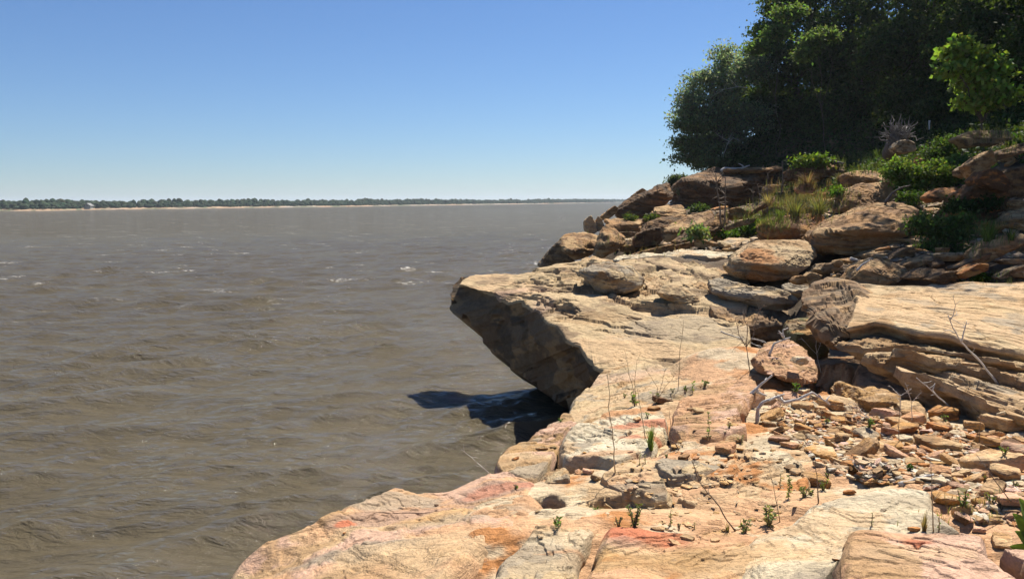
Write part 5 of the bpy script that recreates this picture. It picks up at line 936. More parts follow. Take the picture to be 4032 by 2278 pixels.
BUSH = [('big vivid green bush below the uprooted stump', 3, (1560, 330), [(1420, 120, 170, 110), (1620, 130, 200, 150), (1780, 160, 130, 110), (1480, 250, 150, 90), (1350, 60, 130, 70)], 9000, .10, (.13, .20, .05)),
 ('tall leafy bush at the right of the vivid green bush', 3, (1850, 230), [(1850, 90, 90, 120), (1900, 30, 80, 80), (1800, 190, 90, 60)], 3200, .11, (.11, .18, .06)),
 ('shaded bush growing between the brown boulders', 3, (1720, 820), [(1640, 640, 150, 130), (1830, 700, 170, 170), (1750, 860, 190, 100), (1950, 620, 120, 120)], 7000, .075, (.085, .135, .045)),
 ('dark green weeds under the round brown boulder', 3, (2000, 480), [(1980, 440, 150, 80), (2200, 420, 120, 70)], 1800, .08, (.035, .065, .018)),
 ('sunlit ground cover at the dark tree line shelf', 1, (1150, 1120), [(1100, 1095, 60, 28), (1190, 1085, 70, 32)], 2200, .16, (.11, .17, .025)),
 ('light green shrub beside the driftwood on the skyline rocks', 1, (530, 1110), [(500, 1080, 40, 45), (620, 1070, 80, 50)], 2200, .15, (.07, .11, .03)),
 ('pale green shrub right of the driftwood by the tree line', 1, (760, 1110), [(720, 1080, 80, 45), (850, 1090, 70, 30)], 2000, .15, (.06, .095, .03)),
 ('bright green weeds spreading over the bank between slabs', 2, (2150, 760), [(2000, 730, 120, 40), (2180, 690, 130, 70), (2260, 620, 70, 60)], 3800, .08, (.085, .145, .026)),
 ('pale leaved weed standing before the plank like slab', 2, (1640, 790), [(1640, 700, 40, 60), (1690, 740, 40, 40)], 420, .12, (.14, .19, .09)),
 ('small green tuft at the foot of the cube shaped boulder', 2, (1720, 490), [(1720, 465, 45, 22), (1640, 480, 30, 25)], 700, .12, (.06, .10, .03)),
 ('green weeds in the gap of the flat plates', 2, (1000, 580), [(980, 560, 50, 22), (1210, 560, 40, 20)], 700, .1, (.075, .11, .035)),
 ('bright weeds in front of the brown slab and the stalks', 2, (2500, 520), [(2500, 520, 80, 40)], 900, .09, (.08, .13, .03)),
 ('small bright plant behind the top of the outcrop', 3, (2170, 1150), [(2170, 1140, 50, 26)], 260, .06, (.09, .16, .02)),
 ('green weed right of the brown boulder with round top', 3, (760, 310), [(760, 295, 55, 35)], 420, .09, (.09, .16, .03)),
 ('low dark weeds beside the flat orange rock', 3, (1500, 400), [(1450, 340, 110, 50), (1560, 420, 90, 40)], 1100, .08, (.05, .09, .025)),
 ('mixed weeds above the long grey slab at the right', 1, (2330, 850), [(2300, 830, 90, 40), (2450, 800, 100, 50)], 1500, .1, (.06, .09, .03)),
 ('green shrub left of the shaded grey slab at the right', 1, (2050, 1080), [(2000, 1040, 110, 70), (2080, 960, 90, 60)], 3000, .1, (.06, .105, .028))]
for i_, (lab, k, b, bl, n, L, col) in enumerate(BUSH):
    p = gb(k, *b)
    if p is None: continue
    bush(lab, p - np.array((0, 0, .03)), [pxblob(k, *q, p[1]) for q in bl], n, L, col, 40 + i_, clump=L * 1.2)
# undergrowth on the wood floor
def undergrowth():
    rng = np.random.RandomState(8); pts = []
    for _ in range(30000):
        x = rng.uniform(8, 30); y = rng.uniform(22, 62); px = CX + x / y * FPX
        if px < 2720: continue
        z = 4.2; lim = 33 if px < 3500 else 27
        if px > 3500: lim = 33 - (px - 3500) / 530 * 7
        if px < 3000: lim = 50
        elif px < 3300: lim = 46 - (px - 3000) / 300 * 8
        elif px < 3500: lim = 38 - (px - 3300) / 200 * 5
        if y < lim + rng.normal() * 1.5: continue
        pts.append((x, y))
    pts = np.array(pts); z = ground_z(pts); cen = np.c_[pts, z + .05 + .35 * rng.rand(len(pts)) ** 1.5]; cen = np.repeat(cen, 3, 0) + rng.normal(size=(3 * len(cen), 3)) * .1
    mb = MB(); V, Q, c = leaf_cards(cen, .2, rng, (.045, .075, .024), .3, .6, .5); mb.add(V, Q, col=c); o = link('undergrowth', mb.mesh('undergrowth', LEAF, False)); tag(o, 'dark leafy undergrowth on the wood floor', 'undergrowth', kind='stuff')
undergrowth()
def grass(label, p, n, h_, spread, col, seed, lean=(0, 0), w_=.006, name='grass_tuft', cat='grass', group='grass tufts'):
    rng = np.random.RandomState(seed); mb = MB()
    for q in range(n):
        a = rng.rand() * 6.283; r = spread * .35 * rng.rand() ** .5; b = np.array((math.cos(a) * r, math.sin(a) * r, -.01)); hh = h_ * (.3 + .8 * rng.rand()); out_ = np.array((math.cos(a), math.sin(a), 0)) * spread * (.2 + 1.1 * rng.rand() ** 2) + np.array((*lean, 0)) * hh
        t = np.linspace(0, 1, 6)[:, None]; P = b + out_ * t ** 1.8 + np.array((0, 0, 1)) * hh * (t - .18 * t ** 3); s = np.array((-math.sin(a + rng.normal() * .6), math.cos(a + rng.normal() * .6), 0)) * w_ * (1 - t ** 1.5 * .92)
        V = np.stack([P - s, P + s], 1).reshape(-1, 3); Q = np.array([[2 * i, 2 * i + 1, 2 * i + 3, 2 * i + 2] for i in range(5)]); mb.add(V, Q, col=np.clip(np.array(col) * (1 + .25 * rng.normal()) * (1 + .1 * rng.normal(size=3)), .01, .6))
    o = link(name, mb.mesh(name, GRASS, True), loc=p); return tag(o, label, cat, group)
def pm(k, p): return p[1] / FPX / CROP[k][2]
DRY = (.34, .27, .15); GR = (.15, .21, .055); MIXC = (.16, .17, .07)
GRS = [(6, 840, 525, 240, 50, 70, GR, 'tall green grass tuft on the grey white block'), (3, 2230, 770, 270, 140, 160, (.075, .13, .035), 'spiky green grass tuft on the shaded slope'), (3, 780, 240, 170, 80, 140, (.17, .18, .09), 'pale wispy grass clump left of the tan flat slab'), (3, 330, 520, 220, 130, 170, MIXC, 'grass clump behind the orange slab'), (3, 560, 500, 200, 120, 170, MIXC, 'grass clump right of the orange slab top'), (3, 180, 540, 110, 90, 100, (.1, .15, .04), 'low green grass left behind the orange slab'),
 (3, 450, 230, 170, 130, 110, (.16, .11, .075), 'dry brown brush under the tree line shelf'), (3, 620, 200, 150, 100, 90, (.18, .13, .09), 'dry brown brush left of the wispy grass clump'), (3, 60, 420, 160, 90, 70, DRY, 'dry straw grass beside the tallest dead stalk'), (1, 1450, 1100, 110, 110, 160, (.12, .15, .06), 'grass clump at the tree line below the stump'), (1, 1600, 1090, 110, 110, 160, (.10, .15, .045), 'green grass clump right of the tree line grass'), (1, 2330, 860, 130, 90, 90, (.22, .2, .12), 'wispy grass above the long grey slab at the right'), (1, 2470, 790, 120, 90, 80, (.2, .19, .11), 'pale grass at the right edge near the sapling'), (2, 1240, 830, 60, 40, 40, DRY, 'small dry grass tuft among the waterside rocks'), (2, 1480, 330, 90, 60, 60, (.16, .17, .08), 'grass left of the cube shaped boulder'), (1, 1950, 920, 130, 70, 60, (.2, .18, .1), 'dry grass beside the white stake'),
 (7, 1165, 1110, 260, 40, 24, (.30, .22, .12), 'straw coloured stalk tuft on the pale slab'), (6, 450, 955, 45, 50, 30, (.09, .17, .03), 'small green grass tuft inside the black hole'), (3, 2450, 760, 190, 100, 60, (.05, .08, .025), 'dark grass left of the right edge in shade'), (6, 1395, 1110, 100, 30, 26, (.2, .17, .08), 'thin dry grass beside the bent stalk'), (4, 1655, 1400, 130, 40, 40, GR, 'short grass at the foot of the forked stalks')]
for i_, (k, u, v, hp, sp, n, col, lab) in enumerate(GRS):
    p, nr = hit(k, u, v)
    if p is None: continue
    m = pm(k, p); grass(lab, p, n, hp * m, sp * m, col, 500 + i_, w_=max(.003, .0004 * p[1]))
def wild_grass():
    rng = np.random.RandomState(31); mb = MB()
    for (k, u0, v0, ru, rv, n, hp, col) in [(3, 380, 420, 380, 150, 1500, 90, (.17, .165, .08)), (3, 500, 220, 320, 90, 900, 80, (.2, .16, .10)), (1, 1550, 1120, 230, 50, 700, 60, (.12, .16, .06)), (2, 2300, 600, 300, 140, 900, 70, (.15, .17, .07)), (3, 1950, 700, 420, 200, 1100, 80, (.13, .16, .06)), (1, 2400, 930, 190, 120, 300, 60, (.15, .16, .08)), (2, 1000, 850, 500, 120, 160, 50, (.24, .2, .11)), (3, 2350, 1130, 200, 60, 120, 60, (.14, .16, .07)), (7, 1500, 950, 300, 130, 120, 60, (.22, .2, .1))]:
        for q in range(n):
            p, nr = hit(k, u0 + ru * rng.normal() * .5, v0 + rv * rng.normal() * .5)
            if p is None: continue
            h_ = hp * pm(k, p) * (.3 + rng.rand()); a = rng.rand() * 6.28; e = np.array((math.cos(a) * .45, math.sin(a) * .45, 0)) * h_ * rng.rand(); t = np.linspace(0, 1, 4)[:, None]; P = p + e * t ** 1.7 + np.array((0, 0, 1)) * h_ * t; w_ = max(.002, .0003 * p[1]); s = np.array((w_, .3 * w_ * rng.normal(), 0)) * (1 - .9 * t)
            mb.add(np.stack([P - s, P + s], 1).reshape(-1, 3), np.array([[2 * i, 2 * i + 1, 2 * i + 3, 2 * i + 2] for i in range(3)]), col=np.clip(np.array(col) * (1 + .3 * rng.normal()) * (1 + .12 * rng.normal(size=3)), .01, .5))
    tag(link('wild_grass', mb.mesh('wild_grass', GRASS, True)), 'thin wild grass and dry weeds between the rocks of the bank', 'grass', kind='stuff')
wild_grass()
# leafy weeds growing on the plates and in the rubble
def weed(label, k, u, v, hp, n, L, col, seed, kind='upright', spread=.35):
    p, nr = hit(k, u, v)
    if p is None: return
    rng = np.random.RandomState(seed); h_ = hp * pm(k, p); mb = MB(); cs = []; ds = []; root = empty('weed_plant', p, label, 'weed', 'weeds of the ledge')
    ns = 1 if kind == 'upright' else 5
    for q in range(ns):
        a = rng.rand() * 6.283; e = np.array((math.cos(a) * spread * h_ * (ns > 1), math.sin(a) * spread * h_ * (ns > 1), h_ * (.75 + .3 * rng.rand()))); P = wobble((0, 0, -.01), e, 8, .03, rng); mb.add(*tube(P, np.linspace(.004, .0015, 8), 4))
        for j in range(max(4, n // ns)):
            t = rng.uniform(.12, 1.0); i = t * 7; i0 = min(6, int(i)); c = P[i0] + (P[i0 + 1] - P[i0]) * (i - i0); b = rng.rand() * 6.283; cs.append(c); ds.append((math.cos(b), math.sin(b), .35))
    link('stem', mb.mesh('stem', STRAW if kind == 'upright' else STALK), root); m2 = MB(); V, Q, c = leaf_cards(np.array(cs), L * h_ * 1.1, rng, col, .2, .5, .5, dirs=np.array(ds)); m2.add(V, Q, col=c); link('leaf', m2.mesh('leaf', LEAF, False), root)
LG = (.15, .21, .065); SG = (.20, .25, .12)
WD = [(6, 725, 1082, 170, 160, .13, LG, 'bush', 'plump leafy weed in front of the dark notch'), (6, 612, 1078, 75, 60, .2, LG, 'bush', 'smaller leafy weed left of the plump leafy weed'), (6, 985, 1075, 145, 26, .12, LG, 'upright', 'single upright weed on the cream plate'), (6, 1690, 1075, 140, 110, .22, SG, 'bush', 'grey green mugwort with cut leaves by the white slab'), (6, 1520, 1125, 100, 70, .25, SG, 'bush', 'low green weed left of the mugwort'), (6, 1255, 462, 210, 36, .1, LG, 'upright', 'tall leafy spike at the edge of the terracotta slab'), (6, 180, 1092, 90, 14, .4, LG, 'upright', 'little green shoot on the orange patch'), (6, 1155, 1095, 60, 14, .2, LG, 'upright', 'tiny weed near the red stained rim'), (6, 1045, 1090, 36, 16, .3, LG, 'bush', 'tiny pale weed above the red stained rim'), (6, 765, 640, 85, 20, .14, LG, 'upright', 'thin pale weed before the grey white block'), (6, 805, 630, 75, 18, .14, LG, 'upright', 'thin weed right beside the thin pale weed'), (6, 955, 585, 30, 16, .4, LG, 'bush', 'tiny green sprout on the pale grit'),
 (6, 730, 215, 90, 40, .3, LG, 'bush', 'green leaves at the base of the forked dry stalk'), (6, 655, 155, 30, 20, .4, LG, 'bush', 'tiny green plant on the pale buff block'), (6, 1095, 110, 45, 30, .35, (.12, .2, .03), 'bush', 'bright green sprout on the buff block'), (6, 1145, 120, 90, 16, .25, LG, 'upright', 'dark leaved sprout beside the bright green sprout'), (6, 1235, 72, 50, 22, .45, LG, 'bush', 'green rosette at the top of the terracotta slab'), (6, 1000, 118, 35, 24, .35, LG, 'bush', 'flat green weed left of the bright green sprout'), (6, 880, 200, 90, 24, .3, SG, 'bush', 'green tuft behind the dark rusty stone'), (6, 820, 300, 40, 20, .4, LG, 'bush', 'low green weed in the orange stained crack'), (6, 1410, 370, 45, 24, .35, LG, 'bush', 'small spreading weed on the terracotta slab'), (6, 1490, 480, 45, 24, .35, LG, 'bush', 'small weed below the spreading weed'),
 (6, 1835, 880, 190, 60, .12, LG, 'upright', 'leafy weed on the crumbled edge of the cream plate'), (6, 1945, 870, 80, 60, .25, LG, 'bush', 'yellow green weed at the edge of the rubble'), (6, 1775, 800, 110, 24, .12, LG, 'upright', 'slender weed left of the leafy weed'), (7, 440, 820, 80, 50, .25, (.14, .2, .04), 'bush', 'yellow green weed beside the tan triangular stone'), (7, 470, 730, 60, 24, .3, LG, 'bush', 'small weed on the tan triangular stone'), (7, 350, 860, 60, 40, .3, LG, 'bush', 'green weed under the tan triangular stone'), (7, 790, 1075, 105, 24, .12, LG, 'upright', 'thin upright weed behind the pink block'), (7, 1268, 1112, 125, 26, .12, LG, 'upright', 'thin upright weed right of the straw stalks'), (7, 1070, 690, 60, 60, .4, (.05, .1, .02), 'bush', 'dark green fern in the gap of the rubble'), (7, 470, 345, 50, 36, .4, LG, 'bush', 'green weed in the upper left rubble'), (7, 770, 370, 70, 50, .35, LG, 'bush', 'green weed under the dead twigs'), (7, 1440, 930, 110, 60, .25, LG, 'bush', 'loose green weed in the right gravel'), (7, 1640, 920, 90, 60, .25, LG, 'bush', 'loose green weed near the beige stone'), (7, 1600, 760, 50, 36, .35, LG, 'bush', 'green sprig by the thin orange slab'), (7, 1740, 570, 60, 40, .35, LG, 'bush', 'green sprig above the big cream block'), (7, 1310, 320, 40, 26, .4, LG, 'bush', 'green sprig on the rusty stone'), (7, 1480, 260, 60, 40, .3, LG, 'bush', 'green sprig under the pale outcrop layers'), (7, 240, 110, 60, 40, .35, (.12, .2, .04), 'bush', 'green weed at the foot of the terracotta block'), (7, 380, 60, 60, 24, .35, (.13, .19, .04), 'bush', 'yellowish weed right of the terracotta block'), (7, 1810, 800, 60, 40, .3, LG, 'bush', 'green sprig at the right edge gravel'),
 (8, 2090, 300, 70, 10, .7, (.11, .2, .035), 'upright', 'green grassy weed at the lake edge of the tan block'), (8, 2260, 415, 40, 20, .45, SG, 'bush', 'small green plant beside the mauve hollow'), (6, 195, 330, 30, 14, .6, (.11, .2, .03), 'bush', 'green sprig hanging at the dark water edge'), (8, 2560, 680, 70, 14, .4, LG, 'bush', 'green weed left of the beige plate')]
for i_, (k, u, v, hp, n, L, col, kd, lab) in enumerate(WD): weed(lab, k, u, v, hp, n, L, col, 700 + i_, kd)
def big_leaf():
    rng = np.random.RandomState(3); b = atZ(4095, 2200, 2.62); root = empty('broad_leaved_plant', b, 'plant with big smooth green leaves at the right edge', 'plant')
    for (tx, ty) in [(3985, 2020), (3975, 2150), (4010, 1960), (4050, 1990), (3995, 2090), (4120, 1980), (4180, 2080), (4020, 2190)]:
        e = atY(tx, ty, b[1] - .04 + .1 * rng.rand()) - b; L = np.linalg.norm(e); side = np.cross(e, (.2, -1, .6)); side /= np.linalg.norm(side); up = np.cross(side, e) / L; t = np.linspace(0, 1, 12); V = []
        for q in t:
            wv = .21 * L * math.sin(math.pi * min(1, q ** .8)) ** .8 * (q > .02) + .004; mid = e * q + up * L * .12 * math.sin(math.pi * q)
            for s in (-1, -.5, 0, .5, 1): V.append(mid + side * wv * s + up * L * .03 * abs(s) + up * L * .008 * math.sin(q * 30) * abs(s))
        Q = np.array([[i * 5 + j, i * 5 + j + 1, i * 5 + j + 6, i * 5 + j + 5] for i in range(11) for j in range(4)]); mb = MB(); mb.add(np.array(V), Q, col=np.array((.11, .18, .05)) * (.8 + .4 * rng.rand())); link('leaf', mb.mesh('leaf', LEAF, True), root)
big_leaf()
# ------------------------------------------------------------------ dry stalks, twigs, driftwood
def sticks(name, label, cat, k, paths, mat, r, seed, Y=None, base=None, amp=.02, side=0, group=None, sub=0, dyr=0.0):
    """paths: pixel polylines; the first point of the first path stands on the surface seen there"""
    rng = np.random.RandomState(seed); p = hit(k, *(base or paths[0][0]))[0] if Y is None else atY(*S(k, *paths[0][0]), Y)
    if p is None: return
    mb = MB()
    for path in paths:
        P = np.array([atY(*S(k, u, v), p[1] + dyr * i) for i, (u, v) in enumerate(path)]); D_ = [P[0]]
        for a, b in zip(P[:-1], P[1:]): D_ += list(wobble(a, b, 6, amp, rng))[1:]
        D_ = np.array(D_); n = len(D_); rad = r * np.linspace(1, .35, n) * (1 + .12 * rng.normal(size=n)); mb.add(*tube(D_, rad, 6))
        for _ in range(side):
            i = rng.randint(n // 3, n); L = np.linalg.norm(P[-1] - P[0]) * rng.uniform(.08, .25); d = rng.normal(size=3) * np.array((1, .6, .5)) + np.array((0, 0, .7)); d /= np.linalg.norm(d)
            T_ = wobble(D_[i], D_[i] + d * L, 5, .06, rng); mb.add(*tube(T_, np.linspace(r * .5, r * .2, 5), 4))
            for _ in range(sub): d2 = d + rng.normal(size=3) * .6; d2 /= np.linalg.norm(d2); mb.add(*tube(wobble(T_[3], T_[3] + d2 * L * .5, 4, .05, rng), np.linspace(r * .3, r * .15, 4), 4))
    o = link(name, mb.mesh(name, mat, True, p), loc=p); return tag(o, label, cat, group)
G_D = 'dry stalks on the ledge'
for i_, a in enumerate([
 ('tall thin dry stalk before the grey white block', 6, [[(588, 690), (570, 400), (528, -40)]], STRAW, .0045, 3), ('forked dry stalk above the orange stain', 4, [[(1545, 1140), (1500, 950), (1465, 770)], [(1545, 1140), (1530, 960), (1545, 800)]], STRAW, .004, 7), ('slim dry stalk behind the tall grass tuft', 4, [[(1610, 1390), (1580, 1200), (1540, 990)]], STRAW, .004, 4), ('tall bare stalk before the overhanging ledge', 4, [[(1855, 1030), (1868, 760), (1897, 490)]], STRAW, .0045, 6), ('branching dry weed on the buff block', 4, [[(1690, 1110), (1700, 1000), (1620, 880)], [(1690, 1110), (1740, 960), (1760, 860)], [(1690, 1110), (1760, 1000), (1840, 900)]], STRAW, .0035, 9),
 ('bent brown stalk arching over the cream plate', 6, [[(1450, 1112), (1300, 890), (1190, 760), (1060, 690)], [(1190, 760), (1160, 660), (1140, 610)]], STALK, .004, 6), ('thin stalk behind the mugwort', 6, [[(1770, 1045), (1740, 880), (1690, 660)]], STRAW, .003, 3), ('upright stalk beside the tan triangular stone', 7, [[(405, 912), (398, 780), (385, 600)]], STALK, .004, 4), ('straw stalk rising from the pale slab', 7, [[(1232, 1115), (1225, 900), (1215, 640)]], STRAW, .0035, 3), ('reddish stalk in front of the terracotta slab edge', 6, [[(992, 540), (985, 380), (975, 240)]], STALK, .003, 3), ('dark bent twig under the terracotta slab', 6, [[(1045, 530), (1020, 480), (940, 440)]], STALK, .005, 1), ('dry stalk in the rubble right of the whitish stone', 7, [[(985, 470), (985, 300), (990, 150)]], STALK, .0035, 5), ('thin stalk by the brownish block', 7, [[(1560, 480), (1565, 380), (1580, 270)]], STALK, .003, 5), ('leaning thin stalk over the big cream block', 7, [[(1790, 900), (1660, 730), (1540, 560)]], STALK, .003, 3)]):
    lab, k, paths, mat, r, sd_ = a; sticks('dry_stalk', lab, 'dry stalk', k, paths, mat, r, 20 + i_, side=sd_, sub=1, group=G_D)
G_T = 'dead twigs and branches'
for i_, a in enumerate([
 ('dead_shrub', 'dead branching shrub before the shaded recess', 5, [[(320, 835), (290, 640), (230, 540), (200, 400)], [(290, 640), (300, 480), (260, 370)], [(290, 640), (350, 540), (400, 340)]], STALK, .006, 12, 2, None),
 ('dead_twig', 'pale bare twig right of the terracotta block', 5, [[(905, 850), (870, 700), (750, 570)], [(870, 700), (862, 545)], [(870, 690), (910, 590)]], DRIFT, .006, 5, 0, None),
 ('fallen_branch', 'long pale stick leaning against the golden outcrop', 5, [[(2360, 945), (2200, 740), (2060, 600), (1990, 480), (1950, 380)], [(2060, 600), (2100, 450)]], DRIFT, .011, 6, 1, None),
 ('dead_twig', 'forked grey twig at the dark foot of the outcrop', 5, [[(1560, 1160), (1560, 1040), (1650, 980)], [(1560, 1040), (1470, 960)]], DRIFT, .005, 5, 0, None), ('dead_twig', 'crossed grey twigs right of the forked twig', 5, [[(1650, 1240), (1650, 1100), (1730, 1010)], [(1650, 1100), (1610, 960)]], DRIFT, .004, 5, 0, None),
 ('fallen_branch', 'grey branch lying from the outcrop bed to the rubble', 5, [[(1960, 1125), (1820, 1000), (1690, 890)], [(1820, 1000), (1840, 950)]], DRIFT, .009, 4, 0, None), ('dead_twig', 'splayed grey twigs below the tan corner block', 5, [[(1310, 1235), (1230, 1170), (1130, 1110)], [(1290, 1222), (1130, 1190)], [(1250, 1185), (1180, 1100)]], DRIFT, .005, 4, 0, None), ('dead_twig', 'dark twigs under the pale outcrop layers', 5, [[(2210, 1180), (2120, 1090), (2050, 1040)], [(2210, 1180), (2260, 1100)]], STALK, .004, 5, 0, None), ('dead_twig', 'bare twig at the lake edge of the peach ledge', 8, [[(2075, 300), (1990, 225), (1870, 125)]], DRIFT, .004, 3, 0, None),
 ('driftwood', 'bleached forked branch curving down over the rubble', 5, [[(375, 1285), (385, 1150), (430, 1090), (560, 1040), (605, 1025)], [(545, 1045), (600, 1095), (720, 1070), (830, 1012), (900, 1055), (975, 1112)]], DRIFT, .019, 2, 0, (375, 1260)), ('driftwood', 'bleached log piece leaning on the terracotta slab', 5, [[(330, 1030), (370, 985), (430, 930), (505, 872)], [(365, 985), (380, 1010), (460, 1040)]], DRIFT, .021, 1, 0, (340, 1020)), ('driftwood', 'curved white stick behind the terracotta block', 5, [[(480, 700), (520, 610), (600, 580), (590, 500)], [(600, 580), (650, 560)], [(600, 560), (560, 510)]], DRIFT, .016, 3, 0, (470, 700)), ('driftwood', 'grey sticks lying along the edge of the recess', 5, [[(80, 510), (240, 570), (450, 665)], [(330, 570), (430, 590), (500, 640)]], DRIFT, .016, 3, 0, (100, 560)), ('fallen_stick', 'fallen grey stick beside the pale slab and pink stones', 7, [[(990, 785), (1110, 740), (1235, 705)]], DRIFT, .02, 0, 0, (1000, 790)),
 ('driftwood', 'white driftwood lying on top of the cube shaped boulder', 2, [[(1905, 85), (1940, 60), (2060, 65), (2120, 55), (2195, 28)], [(2060, 95), (2100, 70), (2130, 50)]], DRIFT, .10, 2, 0, (2040, 110)), ('driftwood', 'dark root lying at the tree line right of the shelf', 1, [[(1245, 1065), (1290, 1090), (1340, 1115)], [(1290, 1090), (1370, 1095)]], BARK, .12, 3, 0, (1290, 1120)), ('fallen_stick', 'grey stick in the dark gap above the dappled boulder', 3, [[(870, 940), (960, 970), (1050, 1000)]], DRIFT, .04, 0, 0, (900, 960)), ('fallen_stick', 'thin grey stick left of the dappled pale boulder', 3, [[(930, 1060), (1000, 990), (1060, 960)]], DRIFT, .025, 0, 0, (950, 1070)), ('fallen_stick', 'slanting stick at the right of the dappled pale boulder', 3, [[(1330, 1170), (1400, 1110), (1480, 1075)]], DRIFT, .022, 0, 0, (1340, 1180)), ('fallen_stick', 'bare curved branch below the vivid green bush', 3, [[(1210, 400), (1280, 300), (1360, 250), (1460, 225)], [(1280, 300), (1320, 330)]], BARK, .035, 3, 0, (1210, 410)), ('fallen_stick', 'dead stick lying at the left of the round boulder', 3, [[(1920, 235), (2030, 210), (2130, 180)], [(1960, 150), (2060, 165), (2120, 170)]], STALK, .03, 2, 0, (1930, 250)),
 ('dead_stalk', 'tall dead mullein stalk before the cube shaped boulder', 2, [[(1908, 640), (1885, 400), (1858, 240), (1850, 105)]], STALK, .032, 10, 0, None), ('dead_stalk', 'straight dead mullein stalk right of the tall one', 2, [[(1940, 640), (1945, 380), (1950, 140)]], STALK, .032, 8, 0, None), ('dead_stalk', 'dead stalk right of the cracked brown block', 2, [[(2370, 560), (2373, 330), (2378, 112)]], STALK, .026, 3, 0, None), ('dead_stalk', 'short dead stalk before the cracked brown block', 2, [[(2232, 545), (2230, 400), (2228, 240)]], STALK, .024, 3, 0, None), ('dead_stalk', 'leaning dead stalk at the end of the cracked brown block', 2, [[(2330, 500), (2300, 350), (2270, 220)]], STALK, .024, 3, 0, None), ('dead_stalk', 'thick dark dead stalk left of the dry brown brush', 3, [[(195, 330), (205, 160), (200, -20)]], STALK, .06, 4, 0, None), ('dead_stalk', 'thin dead stalk at the left of the grass clump', 3, [[(52, 540), (50, 300), (55, 110)]], STALK, .024, 3, 0, None), ('dead_twig', 'thin twig standing on the skyline rocks', 2, [[(1257, 300), (1258, 218)]], STALK, .03, 0, 0, (1270, 290)), ('fallen_branch', 'bare pale branch hanging from the grey green tree', 1, [[(560, 1040), (590, 960), (610, 905)], [(590, 960), (625, 925), (670, 945)], [(600, 950), (520, 905)]], DRIFT, .02, 8, 1, 'Y53'), ('fallen_branch', 'pale bent branch in the crown of the grey green tree', 1, [[(715, 590), (650, 580), (600, 530)], [(660, 580), (560, 600), (470, 660)]], DRIFT, .02, 6, 1, 'Y54')]):
    nm, lab, k, paths, mat, r, sd_, sub_, bs = a
    sticks(nm, lab, nm.replace('_', ' '), k, paths, mat, r, 60 + i_, side=sd_, sub=sub_, base=bs if isinstance(bs, tuple) else None, Y=float(bs[1:]) if isinstance(bs, str) else None, group=G_T)
def root_wad():
    rng = np.random.RandomState(12); Y = 33.5; c = atY(*S(1, 1730, 960), Y); root = empty('uprooted_stump', c, 'uprooted tree stump with pale spiky roots fanning up at the wood edge', 'tree stump'); m = Y / FPX / 1.704
    mb = MB()
    for q in range(110):
        a = rng.uniform(math.radians(15), math.radians(178)) if rng.rand() < .5 else math.radians(rng.choice([55, 120, 150]) + rng.normal() * 9); L = m * (40 + 105 * rng.rand()) * (.75 + .35 * math.sin(a)); d = np.array((math.cos(a), -.45 + .6 * rng.rand(), math.sin(a))); d /= np.linalg.norm(d); s0 = rng.normal(size=3) * .12
        P = wobble(s0, d * L + rng.normal(size=3) * .2, 8, .12, rng, -.06); mb.add(*tube(P, np.linspace(.045, .006, 8) * (.6 + .8 * rng.rand()), 5))
        if rng.rand() < .6: e = d + rng.normal(size=3) * .45; e /= np.linalg.norm(e); mb.add(*tube(wobble(P[4], P[4] + e * L * .45, 5, .06, rng), np.linspace(.022, .005, 5), 4))
    link('roots', mb.mesh('roots', wood_material('dead_root', (.06, .05, .045), (.27, .25, .235), 6)), root); mt = MB(); P = wobble((0, 0, 0), (.9, 2.8, -.3), 10, .02, rng); mt.add(*tube(P, np.linspace(.36, .26, 10), 14)); link('trunk', mt.mesh('trunk', BARK), root)
root_wad()
boulder('boulder', 'pale bluish grey boulder in front of the uprooted stump', 1, [(1715, 985), (1740, 945), (1800, 935), (1850, 960), (1855, 1005), (1790, 1025), (1735, 1020)], 32.3, 'grey', 171, thick=.7, sub=5, group=G_B)
p = hit(1, 1940, 925)[0]
if p is not None:
    top = atY(*S(1, 1943, 808), p[1]); mb = MB(); mb.add(*tube(wobble(p, top, 6, .015, np.random.RandomState(1)), np.linspace(.045, .05, 6), 6)); m_ = wood_material('white_stake', (.6, .58, .55), (.75, .73, .7)); tag(link('stake', mb.mesh('stake', m_, True, p), loc=p), 'thin white stake standing in the weeds right of the uprooted stump', 'stake')
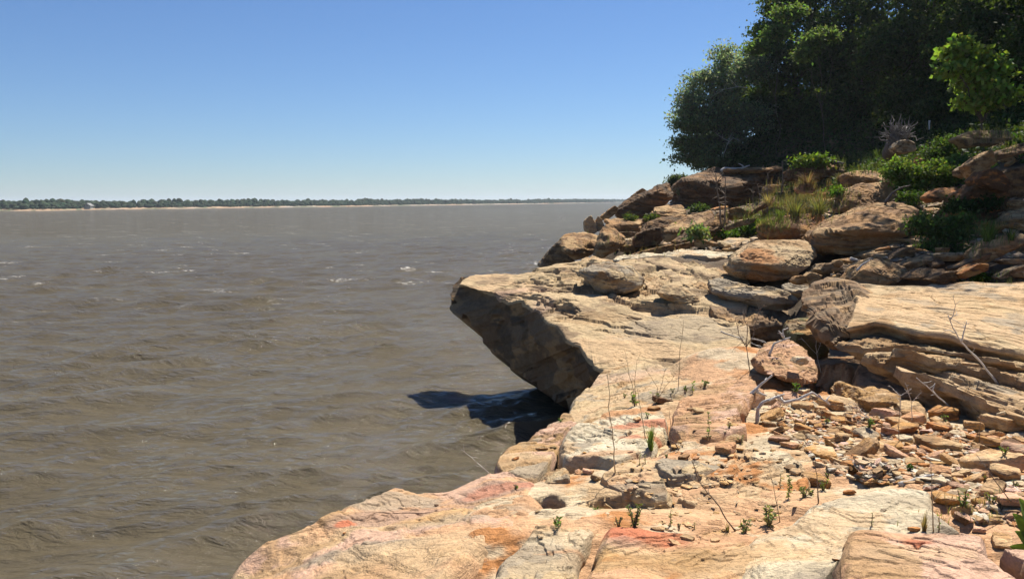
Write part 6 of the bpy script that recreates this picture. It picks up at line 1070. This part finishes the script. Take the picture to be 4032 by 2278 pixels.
# ------------------------------------------------------------------ house on the far shore
def house():
    b = atY(343, 813, float(atZ(343, 827, .1)[1]) + 13); root = empty('far_house', b, 'small pale roofed house among the trees on the far shore', 'house'); W_, Dp, H_ = 4.0, 4.0, .5
    mw = wood_material('house_wall', (.25, .27, .24), (.32, .34, .30), 3); mr = wood_material('house_roof', (.17, .17, .165), (.22, .22, .21), 3); mg = wood_material('house_window', (.03, .035, .04), (.05, .055, .06), 3)
    def box(x0, x1, y0, y1, z0, z1): return np.array([(x, y, z) for z in (z0, z1) for x, y in ((x0, y0), (x1, y0), (x1, y1), (x0, y1))]), np.array([[0, 3, 2, 1], [4, 5, 6, 7], [0, 1, 5, 4], [1, 2, 6, 5], [2, 3, 7, 6], [3, 0, 4, 7]])
    mb = MB(); mb.add(*box(-W_ / 2, W_ / 2, 0, Dp, -1.6, H_)); mb.add(np.array([(-W_ / 2, 0, H_), (W_ / 2, 0, H_), (0, 0, H_ + 1.5), (-W_ / 2, Dp, H_), (W_ / 2, Dp, H_), (0, Dp, H_ + 1.5)]), np.array([[0, 1, 2], [3, 5, 4]])); link('wall', mb.mesh('wall', mw, False), root)
    mb = MB(); e = .5
    for s in (-1, 1): mb.add(np.array([(s * (W_ / 2 + e), -e, H_ - .2), (0, -e, H_ + 1.55), (0, Dp + e, H_ + 1.55), (s * (W_ / 2 + e), Dp + e, H_ - .2), (s * (W_ / 2 + e), -e, H_), (0, -e, H_ + 1.8), (0, Dp + e, H_ + 1.8), (s * (W_ / 2 + e), Dp + e, H_)]), np.array([[0, 1, 2, 3], [4, 7, 6, 5], [0, 4, 5, 1], [3, 2, 6, 7], [0, 3, 7, 4]]))
    link('roof', mb.mesh('roof', mr, False), root)
    for x in (-1.4, 0, 1.4): mb = MB(); mb.add(*box(x - .35, x + .35, -.05, .02, .0, .6)); link('window', mb.mesh('window', mg, False), root)
house()
# ------------------------------------------------------------------ air over the lake
def haze():
    V = np.array([(x, y, z) for z in (-3.0, 45.0) for x, y in ((-6500, -80), (6500, -80), (6500, 7500), (-6500, 7500))]); Q = np.array([[0, 3, 2, 1], [4, 5, 6, 7], [0, 1, 5, 4], [1, 2, 6, 5], [2, 3, 7, 6], [3, 0, 4, 7]])
    m, t, out = new_mat('haze'); v = N(t, 'ShaderNodeVolumePrincipled'); v.inputs['Density'].default_value = .00016; v.inputs['Color'].default_value = (.80, .90, 1, 1); v.inputs['Anisotropy'].default_value = .2
    t.links.new(v.outputs[0], out.inputs['Volume']); o = link('haze', mesh_data('haze', V, [Q], m, smooth=False)); tag(o, 'thin pale haze over the lake', 'haze', kind='stuff')
haze()
